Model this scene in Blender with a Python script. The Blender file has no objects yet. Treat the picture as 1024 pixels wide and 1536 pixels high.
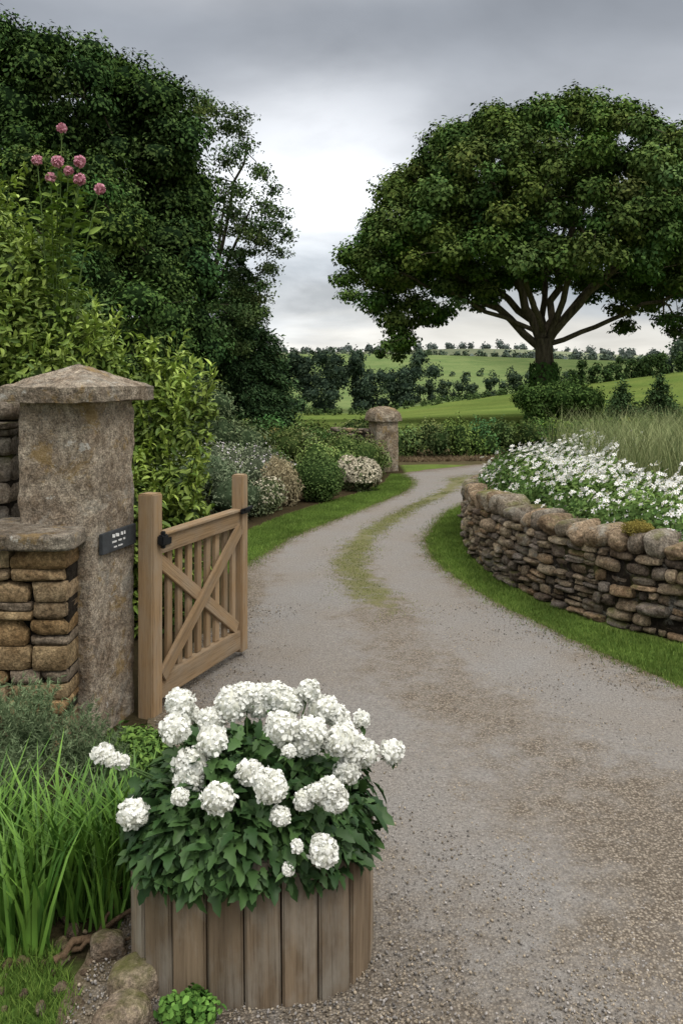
import bpy, math, numpy as np
from mathutils import Vector, Matrix
R = np.random.default_rng(7)
D = bpy.data
scene = bpy.context.scene
COL = scene.collection

# ------------------------------------------------------------------ helpers
def empty(name, loc=(0,0,0)):
    o = D.objects.new(name, None); o.location = loc; COL.objects.link(o); return o

def nrm(a):
    return a/np.maximum(np.linalg.norm(a, axis=-1, keepdims=True), 1e-9)

class MB:
    def __init__(s): s.V=[]; s.F={}; s.C=[]; s.n=0
    def add(s, V, faces, col):
        V=np.asarray(V,float).reshape(-1,3)
        for f in faces:
            f=np.asarray(f,int)
            if f.size==0: continue
            s.F.setdefault(f.shape[1],[]).append(f+s.n)
        c=np.asarray(col,float)
        if c.ndim==1: c=np.tile(c,(len(V),1))
        s.V.append(V); s.C.append(c); s.n+=len(V)
    def inst(s, T, faces, P, X, Y, Z, S, col):
        n=len(P); k=len(T)
        if n==0: return
        S=np.asarray(S,float)
        if S.ndim==1: S=np.repeat(S[:,None],3,1)
        TT=T[None]*S[:,None,:]
        V=P[:,None]+TT[...,0:1]*X[:,None]+TT[...,1:2]*Y[:,None]+TT[...,2:3]*Z[:,None]
        off=(np.arange(n)*k)[:,None,None]
        fs=[(np.asarray(f)[None]+off).reshape(-1,np.asarray(f).shape[1]) for f in faces]
        c=np.asarray(col,float)
        if c.ndim==1: c=np.tile(c,(n,1))
        s.add(V.reshape(-1,3), fs, np.repeat(c,k,0))
    def obj(s, name, mat, parent=None, smooth=False):
        V=np.concatenate(s.V); C=np.concatenate(s.C)
        me=D.meshes.new(name)
        me.vertices.add(len(V)); me.vertices.foreach_set("co",V.astype(np.float32).ravel())
        idx=[];st=[];cur=0
        for k,l in s.F.items():
            a=np.concatenate(l); idx.append(a.ravel()); st.append(cur+np.arange(len(a))*k); cur+=a.size
        idx=np.concatenate(idx); st=np.concatenate(st)
        me.loops.add(len(idx)); me.polygons.add(len(st))
        me.loops.foreach_set("vertex_index",idx.astype(np.int32))
        me.polygons.foreach_set("loop_start",st.astype(np.int32))
        me.update(calc_edges=True)
        a=me.color_attributes.new(name="Col",type='FLOAT_COLOR',domain='POINT')
        a.data.foreach_set("color",np.concatenate([C,np.ones((len(C),1))],1).astype(np.float32).ravel())
        if smooth: me.polygons.foreach_set("use_smooth",np.ones(len(st),bool))
        me.materials.append(mat)
        o=D.objects.new(name,me); COL.objects.link(o)
        if parent: o.parent=parent
        return o

def sn(p, f, seed=0, octv=3):
    r=np.random.default_rng(seed+991); p=np.asarray(p,float); out=0; a=1; tot=0
    for o in range(octv):
        for k in range(3):
            d=r.normal(size=p.shape[1]); d/=np.linalg.norm(d)
            out=out+a*np.sin((p@d)*f*(1+.35*k)*2+r.uniform(0,6.28)+1.3*np.sin((p@np.roll(d,1))*f*1.1+r.uniform(0,6)))
            tot+=a
        f*=2.1;a*=.5
    return out/tot*1.6

def inpoly(x,y,poly):
    x=np.asarray(x);y=np.asarray(y);r=np.zeros(x.shape,bool);n=len(poly)
    for i in range(n):
        x1,y1=poly[i];x2,y2=poly[(i+1)%n]
        c=((y1>y)!=(y2>y))&(x<(x2-x1)*(y-y1)/((y2-y1)+1e-12)+x1)
        r^=c
    return r
def pdist(x,y,pl):
    d=np.full(np.shape(x),1e9)
    for (x1,y1),(x2,y2) in zip(pl[:-1],pl[1:]):
        dx,dy=x2-x1,y2-y1
        t=np.clip(((x-x1)*dx+(y-y1)*dy)/(dx*dx+dy*dy),0,1)
        d=np.minimum(d,np.hypot(x-x1-t*dx,y-y1-t*dy))
    return d
def smoothpath(pts, n):
    P=np.array(pts,float); P=np.vstack([2*P[0]-P[1],P,2*P[-1]-P[-2]]); out=[]
    for i in range(1,len(P)-2):
        for t in np.linspace(0,1,16,endpoint=False):
            a,b,c,d=P[i-1],P[i],P[i+1],P[i+2]
            out.append(.5*((2*b)+(-a+c)*t+(2*a-5*b+4*c-d)*t*t+(-a+3*b-3*c+d)*t**3))
    out.append(P[-2]); out=np.array(out)
    s=np.r_[0,np.cumsum(np.linalg.norm(np.diff(out,axis=0),axis=1))]
    q=np.linspace(0,s[-1],n)
    return np.stack([np.interp(q,s,out[:,k]) for k in range(out.shape[1])],1), s[-1]

def tube(mb, pts, rad, col, sides=7, seed=0):
    P=np.array(pts,float); n=len(P); rad=np.broadcast_to(rad,(n,))
    T=nrm(np.gradient(P,axis=0)); ref=np.array([0.31,0.95,0.05]) if abs(T[0,2])>.6 else np.array([0,0,1.])
    X=nrm(np.cross(T,ref)); Y=np.cross(T,X)
    a=np.linspace(0,2*np.pi,sides,endpoint=False)
    V=P[:,None]+rad[:,None,None]*(np.cos(a)[None,:,None]*X[:,None]+np.sin(a)[None,:,None]*Y[:,None])
    i=np.arange(n-1)[:,None]*sides; j=np.arange(sides)[None]; j2=(j+1)%sides
    F=np.stack([i+j,i+j2,i+sides+j2,i+sides+j],-1).reshape(-1,4)
    mb.add(V.reshape(-1,3),[F],col)

# ------------------------------------------------------------------ materials
def mat_new(name):
    m=D.materials.new(name); m.use_nodes=True; nt=m.node_tree
    b=[n for n in nt.nodes if n.type=='BSDF_PRINCIPLED'][0]
    return m,nt,b,[n for n in nt.nodes if n.type=='OUTPUT_MATERIAL'][0]
def nd(nt,t,**k):
    n=nt.nodes.new(t)
    for a,v in k.items(): setattr(n,a,v)
    return n
def mixc(nt,fac,a,b,blend='MIX'):
    n=nt.nodes.new('ShaderNodeMix'); n.data_type='RGBA'; n.blend_type=blend
    for s,v in ((n.inputs[0],fac),(n.inputs[6],a),(n.inputs[7],b)):
        if isinstance(v,bpy.types.NodeSocket): nt.links.new(v,s)
        elif isinstance(v,(int,float)): s.default_value=v
        else: s.default_value=(*v,1)
    return n.outputs[2]
def noise(nt,vec,scale,detail=5,rough=.6,dist=0):
    n=nd(nt,'ShaderNodeTexNoise'); n.inputs['Scale'].default_value=scale
    n.inputs['Detail'].default_value=detail; n.inputs['Roughness'].default_value=rough; n.inputs['Distortion'].default_value=dist
    if vec is not None: nt.links.new(vec,n.inputs['Vector'])
    return n.outputs['Fac']
def mr(nt,v,a,b,c=0,d=1):
    n=nd(nt,'ShaderNodeMapRange'); nt.links.new(v,n.inputs[0])
    for i,q in enumerate((a,b,c,d)): n.inputs[i+1].default_value=q
    return n.outputs[0]
def math_(nt,op,a,b=None):
    n=nd(nt,'ShaderNodeMath',operation=op)
    for s,v in zip(n.inputs,(a,b)):
        if v is None: continue
        if isinstance(v,bpy.types.NodeSocket): nt.links.new(v,s)
        else: s.default_value=v
    return n.outputs[0]
def bump(nt,h,strength,dist,bsdf):
    n=nd(nt,'ShaderNodeBump'); n.inputs['Strength'].default_value=strength; n.inputs['Distance'].default_value=dist
    nt.links.new(h,n.inputs['Height']); nt.links.new(n.outputs[0],bsdf.inputs['Normal'])
def pos(nt): return nd(nt,'ShaderNodeTexCoord').outputs['Object']

def foliage(name, transl=.0, rough=.65, spec=.12, nscale=3., gain=1.):
    m,nt,b,out=mat_new(name)
    c=nd(nt,'ShaderNodeAttribute',attribute_name='Col').outputs['Color']
    n=noise(nt,pos(nt),nscale,2)
    v=mr(nt,n,.3,.7,.72*gain,1.28*gain)
    vv=nd(nt,'ShaderNodeVectorMath',operation='SCALE'); nt.links.new(c,vv.inputs[0]); nt.links.new(v,vv.inputs['Scale'])
    if spec==0:
        d=nd(nt,'ShaderNodeBsdfDiffuse'); nt.links.new(vv.outputs[0],d.inputs[0]); nt.links.new(d.outputs[0],out.inputs[0]); nt.nodes.remove(b); return m
    nt.links.new(vv.outputs[0],b.inputs['Base Color'])
    b.inputs['Roughness'].default_value=rough; b.inputs['Specular IOR Level'].default_value=spec
    if transl>0:
        t=nd(nt,'ShaderNodeBsdfTranslucent'); nt.links.new(vv.outputs[0],t.inputs[0])
        x=nd(nt,'ShaderNodeMixShader'); x.inputs[0].default_value=transl
        nt.links.new(b.outputs[0],x.inputs[1]); nt.links.new(t.outputs[0],x.inputs[2]); nt.links.new(x.outputs[0],out.inputs[0])
    return m
M_fol=foliage('foliage',0,.65,0,1.2,1.4); M_folfar=foliage('foliage_far',0,.9,0,.1)
M_tree=foliage('foliage_tree',0,.7,0,.45,1.35)
M_glossleaf=foliage('leaf_waxy',.12,.5,.25,6.,1.1)
M_grass=foliage('grass_blade',.2,.7,.1,2.,1.15)
M_petal=foliage('petal',.2,.7,.1,30.)
for n_ in M_petal.node_tree.nodes:
    if n_.type=='MAP_RANGE': n_.inputs[3].default_value=.95; n_.inputs[4].default_value=1.02

def stone_mat(name, lich=.35, bs=.6, lcol=(.42,.40,.33), orange=0., fine=60, stain=.5, pit=.8, moss=0.):
    m,nt,b,out=mat_new(name); p=pos(nt)
    c=nd(nt,'ShaderNodeAttribute',attribute_name='Col').outputs['Color']
    n1=noise(nt,p,6,6,.7); n2=noise(nt,p,fine,3,.75); n3=noise(nt,p,2.6,7,.75,.6); n6=noise(nt,p,26,5,.85)
    c=mixc(nt,mr(nt,n1,.38,.62),c,mixc(nt,1.,c,(.55,.50,.46),'MULTIPLY'))
    c=mixc(nt,mr(nt,n6,.38,.62,0,pit),mixc(nt,1.,c,(.58,.56,.54),'MULTIPLY'),mixc(nt,1.,c,(1.5,1.47,1.42),'MULTIPLY'))
    c=mixc(nt,mr(nt,n2,.38,.62,0,.9),mixc(nt,1.,c,(.6,.6,.6),'MULTIPLY'),mixc(nt,1.,c,(1.4,1.38,1.35),'MULTIPLY'))
    c=mixc(nt,mr(nt,n3,.58-.1*lich,.66,0,.75*(lich>0)),c,mixc(nt,mr(nt,n6,.38,.58),tuple(q*.5 for q in lcol),lcol))
    if moss>0:
        n8=noise(nt,p,2.1,6,.7); gz=nd(nt,'ShaderNodeSeparateXYZ'); nt.links.new(nd(nt,'ShaderNodeNewGeometry').outputs['Normal'],gz.inputs[0])
        f=math_(nt,'MULTIPLY',mr(nt,n8,.50,.62,0,moss),mr(nt,gz.outputs[2],.1,.8))
        c=mixc(nt,f,c,mixc(nt,n6,(.07,.08,.02),(.2,.2,.06)))
    if orange>0:
        n4=noise(nt,p,4.2,7,.78,.5)
        c=mixc(nt,mr(nt,n4,.55,.62,0,orange),c,mixc(nt,n6,(.24,.15,.05),(.46,.33,.15)))
        n5=noise(nt,p,1.9,7,.75,.5)
        c=mixc(nt,mr(nt,n5,.5,.62,0,stain),c,mixc(nt,1.,c,(.36,.33,.31),'MULTIPLY'))
        n7=noise(nt,p,9,5,.7,.3)
        c=mixc(nt,mr(nt,n7,.63,.68,0,.75),c,(.62,.60,.55))
    nt.links.new(c,b.inputs['Base Color']); b.inputs['Roughness'].default_value=.95; b.inputs['Specular IOR Level'].default_value=.08
    h=math_(nt,'ADD',math_(nt,'ADD',n1,math_(nt,'MULTIPLY',n6,1.)),math_(nt,'MULTIPLY',n2,.35))
    bump(nt,h,bs,.03,b)
    return m
M_stone=stone_mat('drystone',.3,.9,(.42,.40,.34),moss=.8)
M_sand=stone_mat('sandstone',0.0,.8,(.3,.27,.2),pit=.6)
M_granite=stone_mat('granite',.3,1.,(.46,.44,.38),.75,95,.65,pit=1.)

def wood_mat(name,c1,c2,c3,grey):
    m,nt,b,out=mat_new(name)
    tc=nd(nt,'ShaderNodeTexCoord'); oi=nd(nt,'ShaderNodeObjectInfo')
    mp=nd(nt,'ShaderNodeVectorMath',operation='MULTIPLY_ADD'); nt.links.new(tc.outputs['Object'],mp.inputs[0]); mp.inputs[1].default_value=(1.6,28,28)
    cb=nd(nt,'ShaderNodeCombineXYZ')
    for i in range(3): nt.links.new(math_(nt,'MULTIPLY',oi.outputs['Random'],37.+i*11),cb.inputs[i])
    nt.links.new(cb.outputs[0],mp.inputs[2])
    n=noise(nt,mp.outputs[0],1.,6,.65,.5)
    mp2=nd(nt,'ShaderNodeVectorMath',operation='MULTIPLY_ADD'); nt.links.new(tc.outputs['Object'],mp2.inputs[0]); mp2.inputs[1].default_value=(3,6,6); nt.links.new(cb.outputs[0],mp2.inputs[2])
    n2=noise(nt,mp2.outputs[0],1.3,5,.6)
    mp3=nd(nt,'ShaderNodeVectorMath',operation='MULTIPLY_ADD'); nt.links.new(tc.outputs['Object'],mp3.inputs[0]); mp3.inputs[1].default_value=(5,150,150); nt.links.new(cb.outputs[0],mp3.inputs[2])
    n3=noise(nt,mp3.outputs[0],1.,3,.6)
    c=mixc(nt,mr(nt,n,.3,.7),c1,c2); c=mixc(nt,mr(nt,n2,.42,.68,0,grey),c,c3)
    c=mixc(nt,mr(nt,n3,.28,.45,.75,0),c,mixc(nt,1.,c,(.45,.42,.4),'MULTIPLY'))
    r=mr(nt,oi.outputs['Random'],0,1,.75,1.2)
    vv=nd(nt,'ShaderNodeVectorMath',operation='SCALE'); nt.links.new(c,vv.inputs[0]); nt.links.new(r,vv.inputs['Scale'])
    nt.links.new(vv.outputs[0],b.inputs['Base Color']); b.inputs['Roughness'].default_value=.85; b.inputs['Specular IOR Level'].default_value=.15
    bump(nt,math_(nt,'ADD',n,n3),.5,.006,b)
    return m
M_gate=wood_mat('oak_timber',(.34,.23,.125),(.22,.145,.08),(.29,.235,.17),.65)
M_stave=wood_mat('weathered_timber',(.27,.20,.13),(.13,.095,.062),(.29,.255,.205),1.)

def plain(name,c,rough=.6,metal=0,spec=.4,ns=0):
    m,nt,b,out=mat_new(name); b.inputs['Roughness'].default_value=rough; b.inputs['Metallic'].default_value=metal
    b.inputs['Specular IOR Level'].default_value=spec
    n=noise(nt,pos(nt),ns or 40,5)
    nt.links.new(mixc(nt,mr(nt,n,.3,.7),tuple(x*.65 for x in c),tuple(min(1,x*1.3) for x in c)),b.inputs['Base Color'])
    bump(nt,n,.25,.004,b)
    return m
M_iron=plain('black_iron',(.012,.013,.015),.45,.3)
M_slate=plain('slate',(.045,.05,.055),.5,0,.4,30)
M_paint=plain('white_lettering',(.6,.6,.58),.7,0,.2,120)
M_soil=plain('soil',(.035,.024,.016),.95,0,.1,25)

def bark_mat():
    m,nt,b,out=mat_new('bark'); p=pos(nt)
    mp=nd(nt,'ShaderNodeVectorMath',operation='MULTIPLY'); nt.links.new(p,mp.inputs[0]); mp.inputs[1].default_value=(4,4,.8)
    c=nd(nt,'ShaderNodeAttribute',attribute_name='Col').outputs['Color']
    n=noise(nt,mp.outputs[0],2,7,.7)
    nt.links.new(mixc(nt,mr(nt,n,.35,.65),mixc(nt,1.,c,(.4,.4,.4),'MULTIPLY'),mixc(nt,1.,c,(1.3,1.3,1.2),'MULTIPLY')),b.inputs['Base Color'])
    b.inputs['Roughness'].default_value=.95; b.inputs['Specular IOR Level'].default_value=.1; bump(nt,n,.8,.08,b); return m
M_bark=bark_mat()

# ------------------------------------------------------------------ survey lines (metres; camera at origin, +Y is up the drive)
L_edge=[(-1.15,-3),(-1.0,0.5),(-.86,2.2),(-.84,3.2),(-.95,4.2),(-1.12,5.3),(-1.05,6.4),(-.86,7.6),(-.96,8.9),(-.82,9.6),(-.58,10.5),(-.28,11.3),(.07,12.1),(.485,13.1),(.967,14.3),(1.24,15.3),(1.30,16.2),(1.2,17.1),(1.75,17.85),(2.4,18.4),(3.11,19.0),(5.2,20.2),(9,21.2)]
R_edge=[(7.5,-3),(5.6,1.6),(4.3,3.1),(3.2,4.25),(2.6,4.9),(2.16,5.47),(1.83,6.12),(1.54,6.93),(1.32,7.54),(1.175,8.1),(1.04,8.8),(.967,9.45),(1.01,10.4),(1.21,11.4),(1.5,12.4),(1.9,13.3),(2.5,14.6),(3.1,15.5),(4.0,16.6),(5.6,17.8),(9,18.8)]
W_path=[(5.6,4.75),(4.2,5.35),(3.3,5.85),(2.68,6.5),(2.22,7.05),(1.86,7.85),(1.6,8.95),(1.6,9.9),(1.7,10.9),(2.0,11.9),(2.6,13.0),(3.6,14.0),(6,15.2),(12,16.2)]
bed_poly=[tuple(p) for p in W_path]+[(30,16),(30,2),(8,3.5)]
lawnL=[(-.96,8.9),(-.82,9.6),(-.58,10.5),(-.28,11.3),(.07,12.1),(.485,13.1),(.967,14.3),(1.24,15.3),(1.30,16.2),(1.2,17.1),(.98,17.2),(.78,15.8),(.36,14.6),(-.3,13.3),(-.84,12.1),(-1.2,11.0),(-1.35,9.6),(-1.2,8.6)]
lawnR=R_edge[2:18]+[(3.1,14.0),(2.2,12.8),(1.7,11.6),(1.45,10.3),(1.42,8.9),(1.7,7.6),(2.08,6.8),(2.55,6.3),(3.2,5.7),(4.1,5.2),(5.5,4.6)]
lawnN=[(-3.5,-1),(-1.02,-1),(-.93,2.0),(-.83,2.75),(-.98,3.0),(-1.25,3.02),(-3.5,3.1)]

def height(x,y):
    x=np.asarray(x,float);y=np.asarray(y,float)
    A=np.clip(-2.2+.13*(x-10),-3.2,7)
    def seg(y0,y1,z0,z1):
        t=np.clip((y-y0)/(y1-y0),0,1); t=t*t*(3-2*t); return t*(z1-z0)
    z=seg(24,112,0,A)
    z=z+seg(112,130,0,-1.5)+seg(130,200,0,-4.0-(A-1.5)*1.0)
    z=z+seg(200,390,0,11.5)+seg(400,520,0,-5)+seg(520,900,0,18)+seg(950,1600,0,-15)
    far=np.clip((y-170)/200,0,1)
    z=z+far*(2.2*np.sin(x*.011+1.)+1.4*np.sin(x*.023+.5*y*.01))+np.clip((y-520)/300,0,1)*4*np.sin(x*.005+.7)
    b=inpoly(x,y,bed_poly)
    z=z+np.where(b,.5,0)
    return z

# ------------------------------------------------------------------ ground
def axis(a0,a1,step,lo,hi,g=1.13):
    c=list(np.arange(a0,a1+1e-6,step)); s=step;v=c[-1];up=[]
    while v<hi: s*=g; v+=s; up.append(v)
    s=step;v=c[0];dn=[]
    while v>lo: s*=g; v-=s; dn.append(v)
    return np.array(dn[::-1]+c+up)
gx=axis(-3.6,5.5,.11,-2200,2200,1.09); gy=axis(0,19.5,.11,-60,3200,1.045)
GX,GY=np.meshgrid(gx,gy); x=GX.ravel();y=GY.ravel(); z=height(x,y)
xy=np.stack([x,y],1)
near=(y<24)&(x>-8)&(x<14)
z=z+np.where(near&~inpoly(x,y,L_edge+R_edge[::-1]),.008*sn(xy,2.2,3),0)*(pdist(x,y,L_edge)>.15)*(pdist(x,y,R_edge)>.15)
C=np.tile([.11,.152,.042],(len(x),1))
nz=sn(xy,.06,5)
C=C*(1+.16*nz[:,None])*np.array([1,1,1])
C=C*(1+.05*np.tanh(2*np.sin(x*1.1+y*.35)))[:,None]
sb=(y<20)&(x<1.3)&(x>-9)
C[sb]=np.array([.045,.036,.022])
for lw in (lawnL,lawnR,lawnN): C[inpoly(x,y,lw)]=np.array([.07,.12,.028])
C[inpoly(x,y,bed_poly)]=np.array([.07,.08,.035])
bank=(y>19)&(y<23)&(x>-1)&(x<8); C[bank]=np.array([.09,.075,.045])
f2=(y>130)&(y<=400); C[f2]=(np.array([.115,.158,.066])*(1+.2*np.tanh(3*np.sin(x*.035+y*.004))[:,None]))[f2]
f3=(y>400); C[f3]=(np.array([.17,.195,.135])*(1+.22*np.tanh(4*np.sin(x*.013+1.1)*np.cos(y*.011+.4*np.sin(x*.01)))[:,None]))[f3]  # farthest fields paler and bluer: distance haze put into the ground colour
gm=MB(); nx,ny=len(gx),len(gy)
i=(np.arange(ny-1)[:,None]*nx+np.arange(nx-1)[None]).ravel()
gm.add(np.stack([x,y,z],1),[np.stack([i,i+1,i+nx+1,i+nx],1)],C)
def ground_mat():
    m,nt,b,out=mat_new('grassland'); p=pos(nt)
    c=nd(nt,'ShaderNodeAttribute',attribute_name='Col').outputs['Color']
    n1=noise(nt,p,.12,5,.6); n2=noise(nt,p,3.,6,.7); n3=noise(nt,p,45,4,.7)
    c=mixc(nt,mr(nt,n1,.35,.65),mixc(nt,1.,c,(.8,.86,.8),'MULTIPLY'),mixc(nt,1.,c,(1.2,1.1,1.1),'MULTIPLY'))
    c=mixc(nt,mr(nt,n2,.3,.7),mixc(nt,1.,c,(.72,.76,.75),'MULTIPLY'),mixc(nt,1.,c,(1.22,1.18,1.1),'MULTIPLY'))
    c=mixc(nt,mr(nt,n3,.3,.7),mixc(nt,1.,c,(.6,.6,.6),'MULTIPLY'),mixc(nt,1.,c,(1.35,1.35,1.3),'MULTIPLY'))
    nt.links.new(c,b.inputs['Base Color']); b.inputs['Roughness'].default_value=1; b.inputs['Specular IOR Level'].default_value=.0
    bump(nt,math_(nt,'ADD',n2,n3),.5,.03,b); return m
gm.obj('ground',ground_mat(),smooth=True)

# ------------------------------------------------------------------ drive
NA=420
Lp,_=smoothpath(L_edge,1600); Rp,_=smoothpath(R_edge,1600)
def arc(P): 
    s=np.r_[0,np.cumsum(np.linalg.norm(np.diff(P,axis=0),axis=1))]; return s/s[-1],s[-1]
sl,_=arc(Lp); sr,_=arc(Rp)
def s_at(P,s,pt): return s[np.argmin(np.hypot(P[:,0]-pt[0],P[:,1]-pt[1]))]
pairs=[((-1.15,-3),(7.5,-3)),((-.9,2),(5.3,2)),((-.95,4.2),(3.2,4.25)),((-1.12,5.3),(2.16,5.47)),((-.96,7.2),(1.4,7.2)),((-.96,8.9),(1.04,8.8)),((-.58,10.5),(.98,10.)),((.07,12.1),(1.25,11.5)),((.967,14.3),(1.9,13.3)),((1.3,16.2),(2.7,15.)),((2.4,18.4),(4.,16.6)),((9,21.2),(9,18.8))]
ka=[s_at(Lp,sl,a) for a,b in pairs]; kb=[s_at(Rp,sr,b) for a,b in pairs]
q=np.linspace(0,1,NA)
LL=np.stack([np.interp(q,sl,Lp[:,k]) for k in (0,1)],1)
qb=np.interp(q,ka,kb); RR=np.stack([np.interp(qb,sr,Rp[:,k]) for k in (0,1)],1)
NU=48; u=np.linspace(0,1,NU)
P=LL[:,None]*(1-u[None,:,None])+RR[:,None]*u[None,:,None]
jl=.035*sn(LL,5,1)[:,None]; jr=.035*sn(RR,5,2)[:,None]
wv=nrm(RR-LL)[:,None]
P=P-wv*((jl+.03)*(1-u)**6)[...,None]+wv*((jr+.03)*u**6)[...,None]
rx=P[...,0].ravel(); ry=P[...,1].ravel(); uu=np.tile(u,(NA,1)).ravel()
camber=.012*(1-(2*uu-1)**2)
rut=-.008*np.exp(-((uu-.24)/.1)**2)-.008*np.exp(-((uu-.78)/.1)**2)
rz=.012+camber+rut*1.
gr=np.exp(-((uu-.53)/.12)**2)*np.clip((ry-6.6)/1.2,0,1)*np.clip((18-ry)/2,0,1)
trk=np.maximum(np.exp(-((uu-.27)/.15)**2),np.exp(-((uu-.78)/.13)**2))
gravel=np.clip(1-trk,0,1)*.75+np.clip((4.6-ry)/2.2,0,1)*.75
gravel=np.clip(gravel+.5*np.clip(1-uu/.1,0,1),0,1)
edge=np.minimum(uu,1-uu)
rm=MB(); i=(np.arange(NA-1)[:,None]*NU+np.arange(NU-1)[None]).ravel()
rm.add(np.stack([rx,ry,rz],1),[np.stack([i,i+1,i+NU+1,i+NU],1)],np.stack([gr,gravel,np.clip(1-edge/.05,0,1)],1))
def road_mat():
    m,nt,b,out=mat_new('gravel_drive'); p=pos(nt)
    a=nd(nt,'ShaderNodeAttribute',attribute_name='Col'); s=nd(nt,'ShaderNodeSeparateColor'); nt.links.new(a.outputs['Color'],s.inputs[0])
    nb=noise(nt,p,1.1,6,.65); nm=noise(nt,p,6,6,.7); nf=noise(nt,p,70,4,.8)
    v=nd(nt,'ShaderNodeTexVoronoi'); v.inputs['Scale'].default_value=95; nt.links.new(p,v.inputs['Vector'])
    tar=mixc(nt,mr(nt,nf,.35,.65),(.155,.147,.138),(.315,.30,.28))
    tar=mixc(nt,mr(nt,nb,.35,.65,0,.6),tar,mixc(nt,1.,tar,(1.12,1.02,.90),'MULTIPLY'))
    vs=nd(nt,'ShaderNodeSeparateColor'); nt.links.new(v.outputs['Color'],vs.inputs[0])
    grv=mixc(nt,vs.outputs[0],(.13,.103,.075),(.41,.35,.275))
    grv=mixc(nt,mr(nt,v.outputs['Distance'],.3,.65,0,.75),grv,(.065,.052,.038))
    gf=math_(nt,'ADD',s.outputs[1],math_(nt,'MULTIPLY',math_(nt,'SUBTRACT',nm,.5),1.9))
    gf=math_(nt,'ADD',gf,math_(nt,'MULTIPLY',math_(nt,'SUBTRACT',nb,.5),1.3))
    c=mixc(nt,mr(nt,gf,.35,.95,.08,.9),tar,grv)
    c=mixc(nt,mr(nt,nb,.3,.7,.0,.4),c,mixc(nt,1.,c,(.74,.74,.74),'MULTIPLY'))
    g2=math_(nt,'ADD',s.outputs[0],math_(nt,'MULTIPLY',math_(nt,'SUBTRACT',nm,.5),2.))
    gc=mixc(nt,mr(nt,nf,.3,.7),(.10,.11,.035),(.20,.185,.08))
    c=mixc(nt,mr(nt,g2,.45,.9,0,.8),c,gc)
    e=math_(nt,'ADD',s.outputs[2],math_(nt,'MULTIPLY',math_(nt,'SUBTRACT',nm,.5),1.5))
    c=mixc(nt,mr(nt,e,.3,.9,0,.8),c,mixc(nt,nf,(.06,.05,.03),(.18,.14,.08)))
    nt.links.new(c,b.inputs['Base Color']); b.inputs['Roughness'].default_value=.95; b.inputs['Specular IOR Level'].default_value=.08
    h=math_(nt,'ADD',math_(nt,'MULTIPLY',v.outputs['Distance'],-.8),nf)
    bump(nt,h,.8,.012,b); return m
rm.obj('gravel_drive',road_mat(),smooth=True)

import bmesh
def ico(sub=1):
    bm=bmesh.new(); bmesh.ops.create_icosphere(bm,subdivisions=sub,radius=1)
    V=np.array([v.co[:] for v in bm.verts]); F=np.array([[v.index for v in f.verts] for f in bm.faces]); bm.free(); return V,F
ICO,ICOF=ico(1); ICO2,ICO2F=ico(2); ICO3,ICO3F=ico(3)
def randframes(n):
    A=nrm(R.normal(size=(n,3))); B=nrm(np.cross(A,R.normal(size=(n,3)))); return A,B,np.cross(A,B)
n=70000
t=R.random(n); py=2.2+5.3*t**1.8
px=-1.2+R.random(n)*(np.minimum(.45*py+1.3,4.0)+.4)
ok=inpoly(px,py,L_edge+R_edge[::-1])
fu=(px+1)/(np.interp(py,[2,4.2,5.5,7,9],[5.3,3.2,2.2,1.5,1.04])+1)
tk=np.maximum(np.exp(-((fu-.27)/.15)**2),np.exp(-((fu-.78)/.13)**2))
prob=np.clip(1.0-tk*1.0+np.clip((3.8-py)/1.4,0,1)*.9+.5*sn(np.stack([px,py],1),2.5,8),.02,1)
ok&=R.random(n)<prob
px,py=px[ok],py[ok]; n=len(px)
A,B,Cc=randframes(n); sz=(.0024+.0052*R.random(n)**2.6)
tone=R.uniform(.4,1.35,n)[:,None]; base=np.where(R.random(n)[:,None]<.5,[[.31,.26,.195]],[[.28,.26,.24]])
pm=MB(); T=ICO*np.array([1,.8,.6])
pm.inst(T,[ICOF],np.stack([px,py,.018+sz*.3],1),A,B,Cc,sz,base*tone)
M_peb=foliage('pebble',0,.9,0,200.)
pm.obj('loose_gravel',M_peb)

# ------------------------------------------------------------------ grass blades
GT=np.array([[-.5,0,0],[.5,0,0],[.32,.0,.55],[-.32,.0,.55],[0,.25,1.0]])
GF=[np.array([[0,1,2,3]]),np.array([[3,2,4]])]
def grass(mb,x,y,h,w,c1,c2,lean=.35,z0=None):
    n=len(x); a=R.uniform(0,2*np.pi,n)
    X=np.stack([np.cos(a),np.sin(a),0*a],1); Yv=np.stack([-np.sin(a),np.cos(a),0*a],1)
    Z=nrm(np.stack([R.normal(0,lean,n),R.normal(0,lean,n),np.ones(n)],1))
    S=np.stack([w*R.uniform(.6,1.3,n),h*R.uniform(.5,1.3,n),h*R.uniform(.5,1.3,n)],1)
    z=height(x,y) if z0 is None else z0
    t=R.random(n)[:,None]**1.3
    patch=(1+.18*sn(np.stack([x,y],1),1.5,77))[:,None]
    c=(np.array(c1)*(1-t)+np.array(c2)*t)*patch
    mb.inst(GT,GF,np.stack([x,y,z],1),X,Yv,Z,S,c)
def scatter_poly(poly,dens):
    a=np.array(poly); x0,y0=a.min(0);x1,y1=a.max(0); n=int((x1-x0)*(y1-y0)*dens)
    x=R.uniform(x0,x1,n);y=R.uniform(y0,y1,n);k=inpoly(x,y,poly); return x[k],y[k]
g=MB()
x,y=scatter_poly(lawnL,6500); grass(g,x,y,.032,.006,(.075,.13,.022),(.18,.26,.055))
x,y=scatter_poly([p for p in lawnR],6500); k=(y>4.6); x,y=x[k],y[k]; grass(g,x,y,.036,.006,(.075,.13,.022),(.18,.255,.055))
x,y=scatter_poly([(-1.7,2.3),(-.9,2.3),(-.83,2.75),(-.98,3.0),(-1.25,3.02),(-1.7,3.1)],16000); grass(g,x,y,.045,.0045,(.06,.12,.02),(.17,.25,.05),.5)
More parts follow.
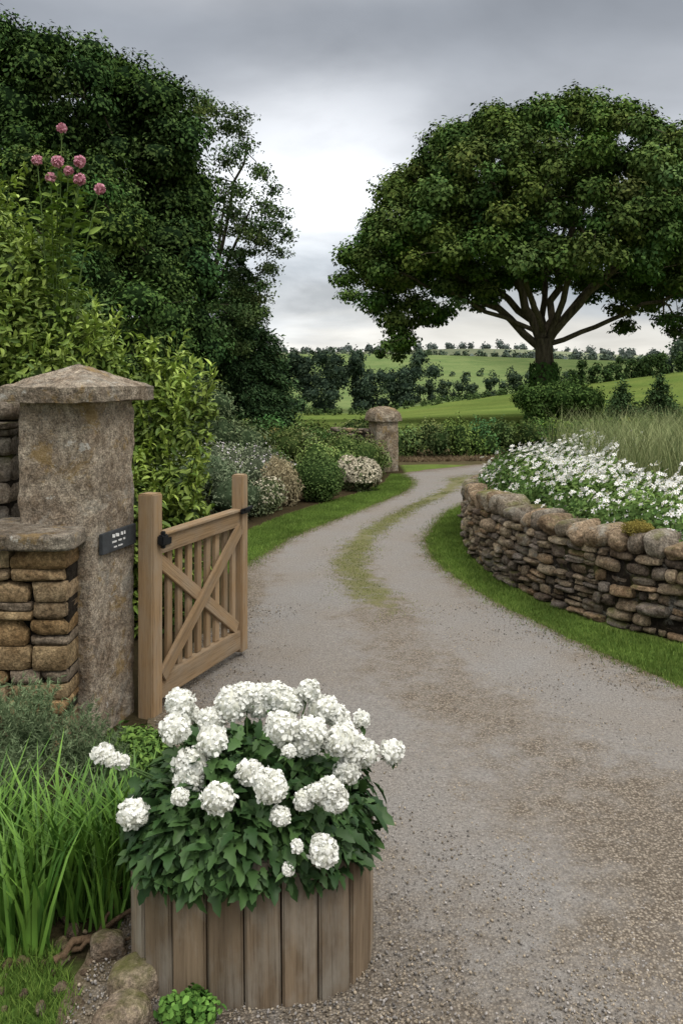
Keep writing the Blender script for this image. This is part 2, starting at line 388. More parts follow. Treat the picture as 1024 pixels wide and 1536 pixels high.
for E,sg in ((lawnL[:10],1),(R_edge[5:17],1)):
    pp,Ln=smoothpath(E,3000); x=pp[:,0]+R.normal(0,.05,3000); y=pp[:,1]+R.normal(0,.05,3000)
    x=np.r_[x,x+R.normal(0,.04,3000)];y=np.r_[y,y+R.normal(0,.04,3000)]
    grass(g,x,y,.036,.006,(.07,.115,.022),(.18,.22,.06),.6,np.full(len(x),.005))
g.obj('lawn_grass',M_grass)
g=MB()
idx=R.choice(len(rx),60000,p=(gr**1.5)/(gr**1.5).sum())
x=rx[idx]+R.normal(0,.03,60000); y=ry[idx]+R.normal(0,.03,60000)
k=(sn(np.stack([x,y],1),2.2,21)>-.1)&(R.random(60000)<.4)&(y<17.5); x,y=x[k],y[k]
grass(g,x,y,.018,.006,(.10,.13,.03),(.24,.245,.09),.8,np.full(len(x),.02))
g.obj('drive_centre_grass',M_grass)

# ------------------------------------------------------------------ dry stone walls
def cube_tmpl(n=4):
    V=[];F=[];l=np.linspace(-1,1,n+1)
    for ax in range(3):
        for sg in (-1,1):
            b=len(V)
            for i in range(n+1):
                for j in range(n+1):
                    p=[0,0,0];p[ax]=sg;p[(ax+1)%3]=l[i]*sg;p[(ax+2)%3]=l[j];V.append(p)
            for i in range(n):
                for j in range(n):
                    a=b+i*(n+1)+j;F.append([a,a+n+1,a+n+2,a+1])
    return np.array(V,float),np.array(F)
CT,CF=cube_tmpl(5); CT8,CF8=cube_tmpl(9)
def stone(mb,c,half,X,Y,Z,col,p=5,rough=.10,T=CT,F=CF):
    V=T/ (np.sum(np.abs(T)**p,1)**(1/p))[:,None]
    d=R.normal(size=(7,3)); ph=R.uniform(0,6,7)
    disp=sum(np.sin(V@d[k]*(1.2+k*.7)+ph[k])/(1+.15*k) for k in range(7))/5
    V=V*(1+rough*disp[:,None])
    V=V+rough*.4*np.stack([np.sin(V[:,1]*2+ph[0]),np.sin(V[:,2]*2+ph[1]),np.sin(V[:,0]*2+ph[2])],1)
    for k in range(4):
        nn=nrm(R.normal(size=3)); dd=R.uniform(.82,1.0)*(np.abs(nn).sum()**.8); s_=V@nn-dd; V=V-np.maximum(s_,0)[:,None]*nn
    V=V*np.array(half)
    W=np.array(c)+V[:,0:1]*X+V[:,1:2]*Y+V[:,2:3]*Z
    mb.add(W,[F],np.array(col))
def wall(mb,path,thick,H,cols,courses=(.05,.1),widths=(.09,.26),taper=None,p=5,rough=.1,z_base=0,core=True,jit=.02,tight=1.0,tone=(.7,1.25),split=.3):
    pp,Ln=smoothpath(path,600); s=np.linspace(0,Ln,600); TT=nrm(np.gradient(pp,axis=0))
    z=0.0
    while z<H-.02:
        h=min(R.uniform(*courses),H-z); q=-R.uniform(0,.1)
        if H-z-h<.03: h=H-z
        while q<Ln:
            w=R.uniform(*widths)*(1 if h>.06 else .85)
            if q<=0: w=max(w,-q+widths[0])
            a0=max(q,0); sc=(a0+q+w)/2; ww=q+w-a0
            if sc>Ln: break
            ix=min(int(sc/Ln*599),599); c=pp[ix]; t=TT[ix]; f=1 if taper is None else taper(sc/Ln)
            X=np.array([t[0],t[1],0]);Y=np.array([-t[1],t[0],0]);Z=np.array([0,0,1.])
            tl=R.normal(0,.05 if p<6 else .012); X2=nrm(X+Z*tl);Z2=nrm(np.cross(X2,Y))
            parts=[(0,1)] if not (h>.085 and R.random()<split) else ([(0,.5),(.5,.5)] if R.random()<.5 else [(0,.4),(.4,.6)])
            for (a_,b_) in parts:
                col=np.array(cols[R.integers(len(cols))])*R.uniform(*tone); o=R.normal(0,jit)
                stone(mb,[c[0]+Y[0]*o,c[1]+Y[1]*o,z_base+(z+h*(a_+b_/2))*f],(ww/2*tight,thick/2*R.uniform(.93,1.08),h*b_/2*tight*f),X2,Y,Z2,col,p,rough)
            q+=w+.003
        z+=h+.002
    if core:
        a=pp[::6]; t=TT[::6]; nn=np.stack([-t[:,1],t[:,0]],1); hh=np.array([H*(.95 if taper is None else .95*taper(v)) for v in np.linspace(0,1,len(a))])
        o=thick/2*.75
        V=np.concatenate([np.c_[a-nn*o,np.zeros(len(a))+z_base-.1],np.c_[a-nn*o,hh+z_base],np.c_[a+nn*o,hh+z_base],np.c_[a+nn*o,np.zeros(len(a))+z_base-.1]])
        m=len(a);F=[]
        for k in range(3):
            for j in range(m-1): F.append([k*m+j,k*m+j+1,(k+1)*m+j+1,(k+1)*m+j])
        F.append([0,m,2*m,3*m]);F.append([m-1,4*m-1,3*m-1,2*m-1])
        mb.add(V,[np.array(F)],(.035,.03,.024))
wcols=[(.31,.255,.19),(.25,.215,.175),(.38,.31,.225),(.28,.25,.22),(.20,.165,.135),(.42,.355,.26),(.35,.26,.17)]
wp=W_path[:12]
wall_e=empty('dry_stone_wall',(0,0,0))
wm=MB(); tap=lambda f: 1.0 if f<.5 else 1.0-.25*min(1,(f-.5)/.2)
wall(wm,wp,.34,.60,wcols,(.045,.12),(.07,.26),tap,4.6,.15,jit=.022,tight=1.03,split=.5)
wm.obj('stone_courses',M_stone,wall_e,True)
cm=MB(); pp,Ln=smoothpath(wp,800); TT=nrm(np.gradient(pp,axis=0)); q=0; k=0
ccols=[(.36,.32,.255),(.29,.265,.225),(.41,.365,.29),(.26,.23,.19),(.36,.285,.20)]
while q<Ln:
    w=R.uniform(.11,.25); ix=min(int((q+w/2)/Ln*799),799); f=(q+w/2)/Ln; c=pp[ix]; t=TT[ix]
    X=np.array([t[0],t[1],0]);Y=np.array([-t[1],t[0],0]);Z=np.array([0,0,1.])
    X2=nrm(X+Z*R.normal(0,.28)); Z2=nrm(np.cross(X2,Y)); hh=R.uniform(.06,.115)
    col=np.array(ccols[R.integers(5)])*R.uniform(.7,1.2)
    stone(cm,[c[0],c[1],.60*tap(f)+hh*.8],(w/2*1.06,.18*R.uniform(.85,1.1),hh),X2,Y,Z2,col,3.2,.18,CT8,CF8)
    q+=w*.97; k+=1
cm.obj('coping_stones',M_stone,wall_e,True)
def leafset(mb,P,Nn,size,asp,c1,c2,T,F,droop=0.,dirs=None):
    n=len(P)
    if dirs is None: dirs=nrm(np.cross(Nn,R.normal(size=(n,3)))+np.array([0,0,-droop]))
    Yd=nrm(dirs); Zn=nrm(Nn-Yd*np.sum(Nn*Yd,1,keepdims=True)); X=np.cross(Yd,Zn)
    t=R.random(n)[:,None]; col=np.array(c1)*(1-t)+np.array(c2)*t
    s=size*R.uniform(.6,1.3,n); S=np.stack([s*asp,s,s],1)
    mb.inst(T,F,P,X,Yd,Zn,S,col)
LQ=np.array([[0,0,0],[.5,.42,.08],[0,1,-.05],[-.5,.42,.08]]);LQF=[np.array([[0,1,2,3]])]
LF=np.array([[0,0,0],[0,.5,-.04],[0,1,-.22],[.42,.28,.07],[.36,.68,.0],[-.42,.28,.07],[-.36,.68,.0]])
LFF=[np.array([[0,3,4,1],[0,1,6,5]]),np.array([[1,4,2],[1,2,6]])]
def puffs_fill(mb,puffs,dens,size,asp,c1,c2,T=LQ,F=LQF,depth=.45,up=.3,spread=.8,droop=.3,core=.62,corec=None,lump=.16,pv=.15,huev=0.):
    for (c,r) in puffs:
        c=np.array(c,float); r=np.array(r,float)*np.ones(3)
        area=4*np.pi*((r[0]*r[1])**1.6/3+(r[0]*r[2])**1.6/3+(r[1]*r[2])**1.6/3)**(1/1.6)
        n=int(dens*area)
        d=nrm(R.normal(size=(n,3)))
        ph=R.uniform(0,6,3); lm=1+lump*np.sin(d[:,0]*5+ph[0])*np.sin(d[:,1]*5+ph[1])+lump*.6*np.sin(d[:,2]*8+ph[2])*np.sin(d[:,0]*9+ph[0])
        rad=(1-depth*R.random(n)**1.4)*lm
        Pp=c+d*r*rad[:,None]
        Nn=nrm(d/r*r.mean()+spread*R.normal(size=(n,3))*.8+np.array([0,0,up]))
        f=(1+R.normal(0,pv))*np.array([1+R.normal(0,huev),1,1+R.normal(0,huev)])
        leafset(mb,Pp,Nn,size,asp,np.array(c1)*f,np.array(c2)*f,T,F,droop)
        if core:
            cv=ICO2*(1+.12*np.sin(ICO2*4+ph))
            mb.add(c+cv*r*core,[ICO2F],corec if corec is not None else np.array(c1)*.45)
mm=MB(); puffs_fill(mm,[((2.33,6.82,.78),(.13,.11,.07)),((2.45,6.68,.68),(.08,.06,.06))],9000,.012,.8,(.12,.10,.025),(.26,.22,.06),core=.9,corec=(.1,.08,.02),depth=.2)
mm.obj('moss',M_fol,wall_e)

# left sandstone wall
sand=[(.46,.35,.205),(.40,.30,.18),(.50,.39,.25),(.37,.29,.19),(.44,.31,.165),(.34,.285,.22)]
sw=empty('sandstone_wall'); m=MB()
wall(m,[(-1.43,4.72),(-2.4,4.72),(-5.5,4.72)],.44,1.08,sand,(.06,.16),(.14,.38),None,14,.035,jit=.010,tight=1.01,tone=(.75,1.1),split=.35)
m.obj('stone_courses',M_sand,sw,True)
m=MB(); xx=-1.38
while xx>-5.3:
    w=R.uniform(.45,.7); stone(m,[xx-w/2,4.74,1.125],(w/2*1.0,.30,.045),np.array([1,0,0.]),np.array([0,1,0.]),np.array([0,0,1.]),np.array([.34,.31,.26])*R.uniform(.85,1.15),12,.025,CT8,CF8); xx-=w
m.obj('coping_slabs',M_granite,sw,True)
m=MB(); wall(m,[(-1.92,5.2),(-2.6,5.25),(-5.5,5.5)],.36,1.72,[(.30,.27,.23),(.34,.30,.245),(.24,.22,.19)],(.09,.17),(.15,.35),None,7,.07,tight=1.02)
hw=empty('high_stone_wall'); m.obj('stone_courses',M_stone,hw,True)
m=MB(); xx=-1.9
while xx>-5.3:
    w=R.uniform(.25,.4); stone(m,[xx-w/2,5.22-(xx+1.9)*.08,1.78],(w/2,.2,.06),np.array([1,0,0.]),np.array([0,1,0.]),np.array([0,0,1.]),np.array([.28,.25,.21])*R.uniform(.85,1.15),5,.05); xx-=w
m.obj('coping_stones',M_stone,hw,True)

# ------------------------------------------------------------------ stone gateposts
def gatepost(name,cx,cy,rot,half,hcol,cap_over,slab,apex,rounded=False,col=(.46,.405,.33)):
    e=empty(name); m=MB(); ca,sa=math.cos(rot),math.sin(rot)
    X=np.array([ca,sa,0]);Y=np.array([-sa,ca,0]);Z=np.array([0,0,1.])
    T,F=cube_tmpl(70); V=T.copy(); p=26
    V[:,:2]=V[:,:2]/(np.sum(np.abs(V[:,:2])**p,1)**(1/p))[:,None]*np.maximum(np.abs(T[:,0]),np.abs(T[:,1]))[:,None]
    W=V*np.array([half,half,(hcol+.1)/2])+np.array([0,0,(hcol-.1)/2])
    k=1+.012*sn(W,3.2,4)+.010*sn(W,11,6)+.010*sn(W,26,7)
    cn=np.minimum(np.abs(V[:,0]),np.abs(V[:,1])); k-=.06*np.clip((cn-.84)/.16,0,1)*np.clip(sn(W,7,9)+.2,0,1)
    W[:,:2]*=k[:,None]
    W=np.array([cx,cy,0])+W[:,0:1]*X+W[:,1:2]*Y+W[:,2:3]*Z
    m.add(W,[F],col); m.obj('shaft',M_granite,e,True)
    m=MB(); T,F=cube_tmpl(30); V=T.copy()
    o=half+cap_over; z=(V[:,2]+1)/2
    mx=np.maximum(np.abs(V[:,0]),np.abs(V[:,1]))
    top=(V[:,2]>.999)
    if rounded: zt=slab+apex*np.sqrt(np.clip(1-mx**2.2,0,1))
    else: zt=slab+apex*(1-mx)
    zz=np.where(top,zt,z*slab)
    inset=np.where(V[:,2]<-.999,.88,1.); hx=V[:,:2]*o*inset[:,None]
    W=np.stack([hx[:,0],hx[:,1],zz],1); W+= .006*np.stack([sn(W,7,1),sn(W,7,2),sn(W,7,3)],1)+.004*np.stack([sn(W,25,1),sn(W,25,2),sn(W,25,3)],1)
    W=np.array([cx,cy,hcol])+W[:,0:1]*X+W[:,1:2]*Y+W[:,2:3]*Z
    m.add(W,[F],np.array(col)*.9); m.obj('cap',M_granite,e,True)
    return e
gp_=gatepost('stone_gatepost',-1.51,4.975,math.atan2(-.274,.962),.235,1.84,.075,.085,.13)
gp2=gatepost('stone_gatepost',.86,17.85,.35,.24,1.02,.05,.08,.22,True,(.42,.365,.285))
m=MB(); wall(m,[(.62,17.95),(.3,18.1),(-.2,18.6)],.3,.85,wcols,(.06,.1),(.1,.25)); fw=empty('garden_stone_wall'); m.obj('stone_courses',M_stone,fw,True)

def box(name,c,X,Y,Z,half,mat,parent,bev=.004):
    bm=bmesh.new(); bmesh.ops.create_cube(bm,size=2)
    for v in bm.verts: v.co=Vector((v.co.x*half[0],v.co.y*half[1],v.co.z*half[2]))
    if bev: bmesh.ops.bevel(bm,geom=bm.edges[:],offset=bev,segments=2,affect='EDGES')
    me=D.meshes.new(name); bm.to_mesh(me); bm.free(); me.materials.append(mat)
    o=D.objects.new(name,me); COL.objects.link(o); o.parent=parent
    M=Matrix.Identity(4)
    for i,a in enumerate((X,Y,Z)):
        for j in range(3): M[j][i]=a[j]
    for j in range(3): M[j][3]=c[j]
    o.matrix_world=M; return o
ps=empty('slate_plaque'); fx=np.array([.274,.962,0]);fn=np.array([.962,-.274,0]);Z3=np.array([0,0,1.])
c0=np.array([-1.51,4.975,1.06])+fn*(.235+.014)+fx*.015
box('slate',c0,fx,Z3,np.cross(fx,Z3),(.185,.058,.011),M_slate,ps,.003)
for row,(zz,items) in enumerate([(.030,[(-.07,.015),(-.03,.02),(.02,.012),(.05,.008)]),(-.004,[(-.06,.03),(.0,.022),(.045,.014)]),(-.034,[(-.05,.02),(.005,.03)])]):
    for dx,w in items:
        cc=c0+fn*.0125+fx*dx+Z3*zz
        box('lettering',cc,fx,nrm(Z3+fx*.3*(1 if row==0 else .0)),np.cross(fx,Z3),(w*.75,(.009,.005,.004)[row],.0012),M_paint,ps,0)

# ------------------------------------------------------------------ wooden gate
gt=empty('wooden_gate')
A=np.array([-1.115,5.06,0]); B=np.array([-.715,6.1,0]); gd=nrm(B-A); gn=np.array([gd[1],-gd[0],0])
GL=np.linalg.norm(B-A)
def beam(name,p,q,w,t,n=gn,bev=.004):
    p=np.array(p,float);q=np.array(q,float);X=nrm(q-p);Y=nrm(n-X*np.dot(n,X));Zz=np.cross(X,Y)
    return box(name,(p+q)/2,X,Y,Zz,(np.linalg.norm(q-p)/2,t/2,w/2),M_gate,gt,bev)
def gpnt(s,z,o=0): return A+gd*s+gn*o+np.array([0,0,z])
beam('hinge_post',gpnt(0,-.1),gpnt(0,1.30),.105,.105,gn,.008)
beam('latch_stile',gpnt(GL,.05),gpnt(GL,1.29),.09,.085,gn,.008)
beam('top_rail',gpnt(.055,.985),gpnt(GL-.047,.985),.105,.06)
beam('top_cap',gpnt(.055,1.046,.004),gpnt(GL-.047,1.046,.004),.016,.085)
beam('bottom_rail',gpnt(.055,.14),gpnt(GL+.02,.14),.13,.06)
ns=9
for i in range(ns):
    s=.055+.04+(GL-.18)*i/(ns-1); beam('slat',gpnt(s,.207,-.012),gpnt(s,.931,-.012),.058,.024,gn,.003)
beam('brace_rising',gpnt(.07,.21,.034),gpnt(GL-.06,.925,.034),.085,.028)
beam('brace_falling',gpnt(.07,.90,.006),gpnt(GL-.06,.225,.006),.085,.024)
box('hinge_strap',gpnt(.1,1.0,.036),gd,Z3,gn,(.07,.02,.004),M_iron,gt,.002)
box('hinge_cup',gpnt(.02,1.03,.075),gd,Z3,gn,(.035,.03,.02),M_iron,gt,.008)
box('hinge_pin',gpnt(.02,1.03,.075),Z3,gd,gn,(.05,.012,.012),M_iron,gt,.004)
box('latch_plate',gpnt(GL-.02,1.04,.055),gd,Z3,gn,(.06,.018,.010),M_iron,gt,.004)
box('latch_bar',gpnt(GL-.01,1.055,.072),nrm(gd+Z3*.2),Z3,gn,(.05,.010,.010),M_iron,gt,.004)

# ------------------------------------------------------------------ planter
pl=empty('wooden_planter'); PC=np.array([-.305,3.025]); pa,pb,pe=.40,.305,2.5
def se(th):
    c,s=np.cos(th),np.sin(th); return np.stack([PC[0]+pa*np.sign(c)*np.abs(c)**(2/pe),PC[1]+pb*np.sign(s)*np.abs(s)**(2/pe)],-1)
th=np.linspace(0,2*np.pi,2000); q=se(th); s=np.r_[0,np.cumsum(np.linalg.norm(np.diff(q,axis=0),axis=1))]; nst=20
for i in range(nst):
    sa=(i+.5)/nst*s[-1]; d=s[-1]/nst/2
    p1=np.array([np.interp((sa-d)%s[-1],s,q[:,k]) for k in (0,1)]);p2=np.array([np.interp((sa+d)%s[-1],s,q[:,k]) for k in (0,1)])
    t=nrm(p2-p1); w=np.linalg.norm(p2-p1)/2; hgt=.495+R.uniform(-.014,.014)
    cm_=(p1+p2)/2
    Xx=nrm(np.array([R.normal(0,.008),R.normal(0,.008),1.]));Yy=nrm(np.array([t[0],t[1],0])-Xx*np.dot(Xx,[t[0],t[1],0]));Zz=np.cross(Xx,Yy)
    o=box('stave',[cm_[0],cm_[1],hgt/2-.005],Xx,Yy,Zz,(hgt/2,w-.0022,.016),M_stave,pl,.006)
m=MB(); ring=se(np.linspace(0,2*np.pi,40,endpoint=False)); r2=PC+(ring-PC)*.93
V=np.concatenate([np.c_[r2,np.zeros(40)+.01],np.c_[r2,np.zeros(40)+.43],[[PC[0],PC[1],.44]]])
F=[[k,(k+1)%40,40+(k+1)%40,40+k] for k in range(40)]; F3=[[40+k,40+(k+1)%40,80] for k in range(40)]
m.add(V,[np.array(F),np.array(F3)],(.03,.02,.015)); m.obj('soil_fill',M_soil,pl)

fp=empty('white_flowering_plant'); m=MB()
lob=np.array([(0,0),(.13,.12),(.30,.30),(.21,.38),(.34,.56),(.20,.64),(.18,.82),(0,1.0)])
def lobleaf():
    L=[];
    for x_,y_ in lob: L.append([x_,y_,abs(x_)*.35-.28*y_**2])
    mid=[[0,.10,-.003],[0,.3,-.03],[0,.55,-.085],[0,.8,-.18]]
    V=L+[[-a,b,c] for a,b,c in L[1:-1]]+mid
    F3=[[0,1,14],[1,2,14],[2,3,15],[14,2,15],[3,4,16],[15,3,16],[4,5,16],[5,6,17],[16,5,17],[6,7,17]]
    mp={0:0,7:7,1:8,2:9,3:10,4:11,5:12,6:13,14:14,15:15,16:16,17:17}
    F3+= [[mp[a],mp[c],mp[b]] for a,b,c in F3]
    return np.array(V,float),[np.array(F3)]
LL_,LLF=lobleaf()
n=2600; d=nrm(R.normal(size=(n,3))); d[:,2]=np.abs(d[:,2])*1.0-.12; d=nrm(d)
rad=1-.35*R.random(n)**1.5
Pp=np.array([-.315,2.98,.43])+d*np.array([.39,.31,.31])*rad[:,None]*(1+.10*sn(d,2.5,3))[:,None]
out=nrm(d*np.array([1,1,.4])+R.normal(0,.45,(n,3)))
dirs=nrm(out+np.array([0,0,-.25])+R.normal(0,.3,(n,3))); Nn=nrm(np.array([0,0,1.])+d*.5+R.normal(0,.45,(n,3)))
leafset(m,Pp,Nn,.068,.85,(.024,.060,.018),(.065,.125,.036),LL_,LLF,dirs=dirs)
n=430; a=R.uniform(0,2*np.pi,n); rr=se(a); Pp=np.c_[PC+(rr-PC)*R.uniform(.8,1.04,n)[:,None],R.uniform(.46,.56,n)]
o=nrm(np.c_[rr-PC,np.zeros(n)]); dirs=nrm(o+np.array([0,0,-.75])+R.normal(0,.4,(n,3))); Nn=nrm(o+np.array([0,0,.8])+R.normal(0,.4,(n,3)))
leafset(m,Pp,Nn,.082,.85,(.020,.050,.017),(.05,.10,.03),LL_,LLF,dirs=dirs)
n=90; a=R.uniform(3.9,4.75,n); rr=se(a); Pp=np.c_[PC+(rr-PC)*R.uniform(.98,1.06,n)[:,None],R.uniform(.40,.52,n)]
o=nrm(np.c_[rr-PC,np.zeros(n)]); dirs=nrm(o*.6+np.array([0,0,-1.])+R.normal(0,.3,(n,3))); Nn=nrm(o+np.array([0,0,.4])+R.normal(0,.3,(n,3)))
leafset(m,Pp,Nn,.08,.85,(.020,.050,.017),(.05,.10,.03),LL_,LLF,dirs=dirs)
cv=ICO3*(1+.08*np.sin(ICO3*6)); m.add(np.array([-.315,3.0,.45])+cv*np.array([.28,.22,.19]),[ICO3F],(.010,.024,.008))
blooms=[(-.582,3.1,.823,.055),(-.387,3.1,.819,.062),(-.463,3.08,.764,.05),(-.291,3.12,.826,.062),(-.196,3.1,.826,.055),(-.119,3.1,.866,.036),(-.064,3.1,.80,.052),(-.01,3.1,.764,.04),(.074,3.1,.764,.028),(.179,3.1,.651,.041),(.079,3.08,.652,.045),(-.339,3.1,.85,.05),(-.24,3.1,.85,.045),(-.53,3.12,.77,.03),
(-.556,2.9,.812,.05),(-.433,2.9,.768,.048),(-.5,2.88,.70,.056),(-.50,2.86,.665,.045),(-.194,2.9,.817,.05),(-.094,2.9,.799,.055),(0,2.9,.772,.056),(.018,2.9,.672,.045),(-.797,2.9,.728,.032),(-.765,2.89,.712,.024),(-.735,2.9,.70,.022),(-.295,2.82,.70,.036),(.045,2.92,.73,.045),(-.12,2.9,.76,.04),
(-.386,2.72,.665,.05),(-.674,2.82,.57,.047),(-.220,2.72,.70,.045),(-.245,2.73,.72,.035),(-.025,2.72,.665,.043),(-.117,2.72,.661,.03),(-.189,2.70,.619,.03),(-.053,2.66,.53,.036),(-.508,2.73,.665,.026),(-.169,2.8,.778,.018),(-.163,2.66,.479,.016),(-.136,2.67,.542,.016),(-.07,2.71,.69,.03),(-.035,2.71,.70,.036),(-.06,2.67,.55,.03)]
bl=MB(); PT=np.array([[-.45,0,0],[.45,0,0],[.62,.55,.12],[.3,.95,.02],[0,.8,.16],[-.3,1.0,.04],[-.62,.55,.12]]); PF=[np.array([[0,1,2,6]]),np.array([[6,2,4],[2,3,4],[6,4,5]])]
for (bx,by,bz,br) in blooms:
    c=np.array([bx,by,bz]); br*=.98; npet=int(120+5600*br); d=nrm(R.normal(size=(npet,3)))
    sq=np.array([R.uniform(.88,1.15),R.uniform(.9,1.1),R.uniform(.80,1.02)]); sd=int(abs(bx)*5000)%400
    def lumpf(d): return 1+.17*sn(d,.9,sd,2)+.06*np.sin(d[:,2]*9+bx*50)
    Pp=c+d*sq*br*(R.uniform(.82,1.02,npet)*lumpf(d))[:,None]
    tang=nrm(np.cross(d,R.normal(size=(npet,3)))); dirs=nrm(tang+d*R.uniform(.0,1.0,npet)[:,None]); Nn=nrm(d+R.normal(0,.35,(npet,3)))
    leafset(bl,Pp,Nn,.0135 if br>.03 else .009,.85,(.83,.83,.76),(.93,.93,.89),PT,PF,dirs=dirs)
    iv=ICO3*sq*br*.86*lumpf(ICO3)[:,None]
    bl.add(c+iv,[ICO3F],(.78,.78,.68))
    root=np.array([-.31+(bx+.31)*.45,2.99+(by-2.99)*.4,.55]); e=c-np.array([0,0,br*.6])
    mid=(root+e)/2+np.array([(bx+.31)*.12,0,.05])
    tt=np.linspace(0,1,7)[:,None]; pts=root*(1-tt)**2+2*mid*tt*(1-tt)+e*tt**2
    tube(m,pts,np.linspace(.0035,.0025,7),(.06,.11,.03),5)
    if br<.05 :
        k=5; dd=nrm(R.normal(size=(k,3))+np.array([0,0,-1.])); leafset(m,np.tile(e,(k,1)),nrm(dd+np.array([0,0,1.5])),.04,.5,(.05,.10,.03),(.09,.16,.05),LF,LFF,dirs=dd)
m.obj('leaves',M_glossleaf,fp); bl.obj('blooms',M_petal,fp)

# ------------------------------------------------------------------ trees
def build_tree(name,base,fork,tr,mains,puffs,dens,size,asp,c1,c2,bark=(.09,.075,.055),core=0,leafmat=None,depth=.6,droop=.5,twr=.05,corec=None,lump=.2,up=.35,flare=1.5,spread=.8,arch=.1,huev=.08):
    e=empty(name); m=MB(); base=np.array(base,float);fork=np.array(fork,float)
    n=9; t=np.linspace(0,1,n)[:,None]; pts=base*(1-t)+fork*t+np.c_[.15*tr*np.sin(t*5),.15*tr*np.cos(t*4),0*t]
    pts[0]-=[0,0,.3]
    rr=tr*(1+(flare-1)*np.exp(-t[:,0]*7)-.25*t[:,0]); tube(m,pts,rr,bark,14)
    nodes=[(pts[i],rr[i]*.8) for i in range(n//2,n)]
    def grow(src,r0,tgt,r1,wob):
        L=np.linalg.norm(tgt-src); k=max(4,int(L/.7)); tt=np.linspace(0,1,k)[:,None]
        mid=(src+tgt)/2+np.array([0,0,arch*L])+R.normal(0,wob*L,3)
        pp=src*(1-tt)**2+2*mid*tt*(1-tt)+tgt*tt**2
        pp[1:-1]+=R.normal(0,.03*L**.5,(k-2,3))
        ra=r0*(1-tt[:,0])**.8+r1*tt[:,0]; tube(m,pp,ra,bark,7 if r0>.1 else 5)
        for i in range(1,k): nodes.append((pp[i],ra[i]))
    for (tg,r) in mains: grow(fork+R.normal(0,tr*.25,3)-np.array([0,0,R.uniform(0,.35)*np.linalg.norm(fork-base)*.4]),r,np.array(tg,float),r*.35,.06)
    order=sorted(puffs,key=lambda q:np.linalg.norm(np.array(q[0])-fork))
    for c,r in order:
        c=np.array(c,float); NP=np.array([q[0] for q in nodes]); dd=np.linalg.norm(NP-c,axis=1)+.35*np.maximum(0,NP[:,2]-c[2])
        j=int(np.argmin(dd)); L=np.linalg.norm(NP[j]-c)
        if L<.3: continue
        grow(NP[j],min(nodes[j][1]*.75,twr*(.5+.35*L)),c,.012+twr*.12,.05)
        for k in range(2):
            q=c+R.normal(0,.45,3)*np.array(r)*np.ones(3); tube(m,[c,(c+q)/2+R.normal(0,.05,3),q],[twr*.2,twr*.16,twr*.08],bark,3)
    m.obj('trunk_and_limbs',M_bark,e,True)
    m=MB(); puffs_fill(m,puffs,dens,size,asp,c1,c2,depth=depth,droop=droop,core=core,corec=corec,lump=lump,up=up,spread=spread,huev=huev,pv=.12)
    m.obj('crown',leafmat or M_tree,e)
    return e
def dome(cx,cy,z0,a,b,c,n,rmin,rmax,inner=.25,flat=.62,zmin=-.15,fr=.86,sep=.5,warp=0.):
    out=[]; pts=[]
    tries=0
    while len(out)<n and tries<30000:
        tries+=1
        d=R.normal(size=3); d/=np.linalg.norm(d)
        if d[2]<zmin: continue
        f=fr if R.random()>inner else R.uniform(.4,.75)
        f*=1+warp*float(sn(d[None]*1.0,1.6,int(cx*7)%97)[0])
        p=np.array([cx,cy,z0])+d*np.array([a,b,c])*f*R.uniform(.93,1.04)
        r=R.uniform(rmin,rmax)
        if any(np.linalg.norm(p-q)<(r+s)*sep for q,s in pts): continue
        pts.append((p,r)); out.append((p,(r,r,r*flat)))
    return out
ob=np.array([10.0,43.,float(height(10,43))])
pf=dome(10.6,43,7.4,10.5,9.5,8.0,330,.5,1.1,.08,.74,-.12,.90,.42,.06)
pf+=dome(10.4,42.5,7.6,8.,7.2,5.6,120,.6,1.1,.1,.7,-.05,.9,.45,.08)
for (x_,z_,r_) in [(2.3,4.6,.8),(2.9,3.6,.7),(2.2,3.0,.45),(1.8,5.6,.8),(3.4,5.6,.8),(4.4,5.2,.6),(.6,7.0,.8),(1.1,8.,.8),(5.6,5.2,.5),(5.0,6.2,.8),(6.6,6.1,.7),(7.2,5.5,.45),(14.0,5.3,.55),(15.4,4.6,.6),(17,5.,.8),(18.4,4.5,.7),(19.4,5.6,1.),(12.9,6.1,.6),(16.2,6.3,.8),(18,6.6,1.),(20.2,6.9,1.),(13.8,6.8,.7),(3.2,6.9,.9),(2.,7.2,.8),(8.3,6.8,.6),(11.2,6.9,.6),(9.,7.6,.8),(12,7.7,.8),(6.,7.3,.8),(15,7.4,.8),(7.4,6.9,.6),(3.6,4.5,.5),(10.2,8.2,.9),(7.6,8.2,.9)]:
    for k in range(3): pf.append((np.array([x_+R.normal(0,.4),43+R.normal(0,2.8),z_+R.normal(0,.2)]),(r_,r_,r_*.6)))
mains=[((10+6.2*math.cos(a)*s,43+5.5*math.sin(a)*s,z_),r_) for a,s,z_,r_ in [(0.2,1,9.0,.22),(1.1,.9,10.5,.18),(1.9,.8,11.5,.18),(2.7,1.,9.8,.20),(3.3,1.1,8.6,.22),(4.1,.9,10.6,.16),(5.0,.7,12,.18),(5.8,1.,8.6,.20),(3.0,.45,13,.24),(.3,.4,13,.22),(3.4,1.2,6.8,.13),(6.1,1.25,6.4,.14)]]
oak=build_tree('spreading_oak_tree',ob,(10.1,43,3.7),.55,mains,pf,80,.20,.68,(.030,.058,.017),(.095,.135,.036),(.12,.10,.075),0,None,.6,.4,.06,lump=.27,up=.9,spread=.45,arch=.03,huev=.1,flare=1.5)
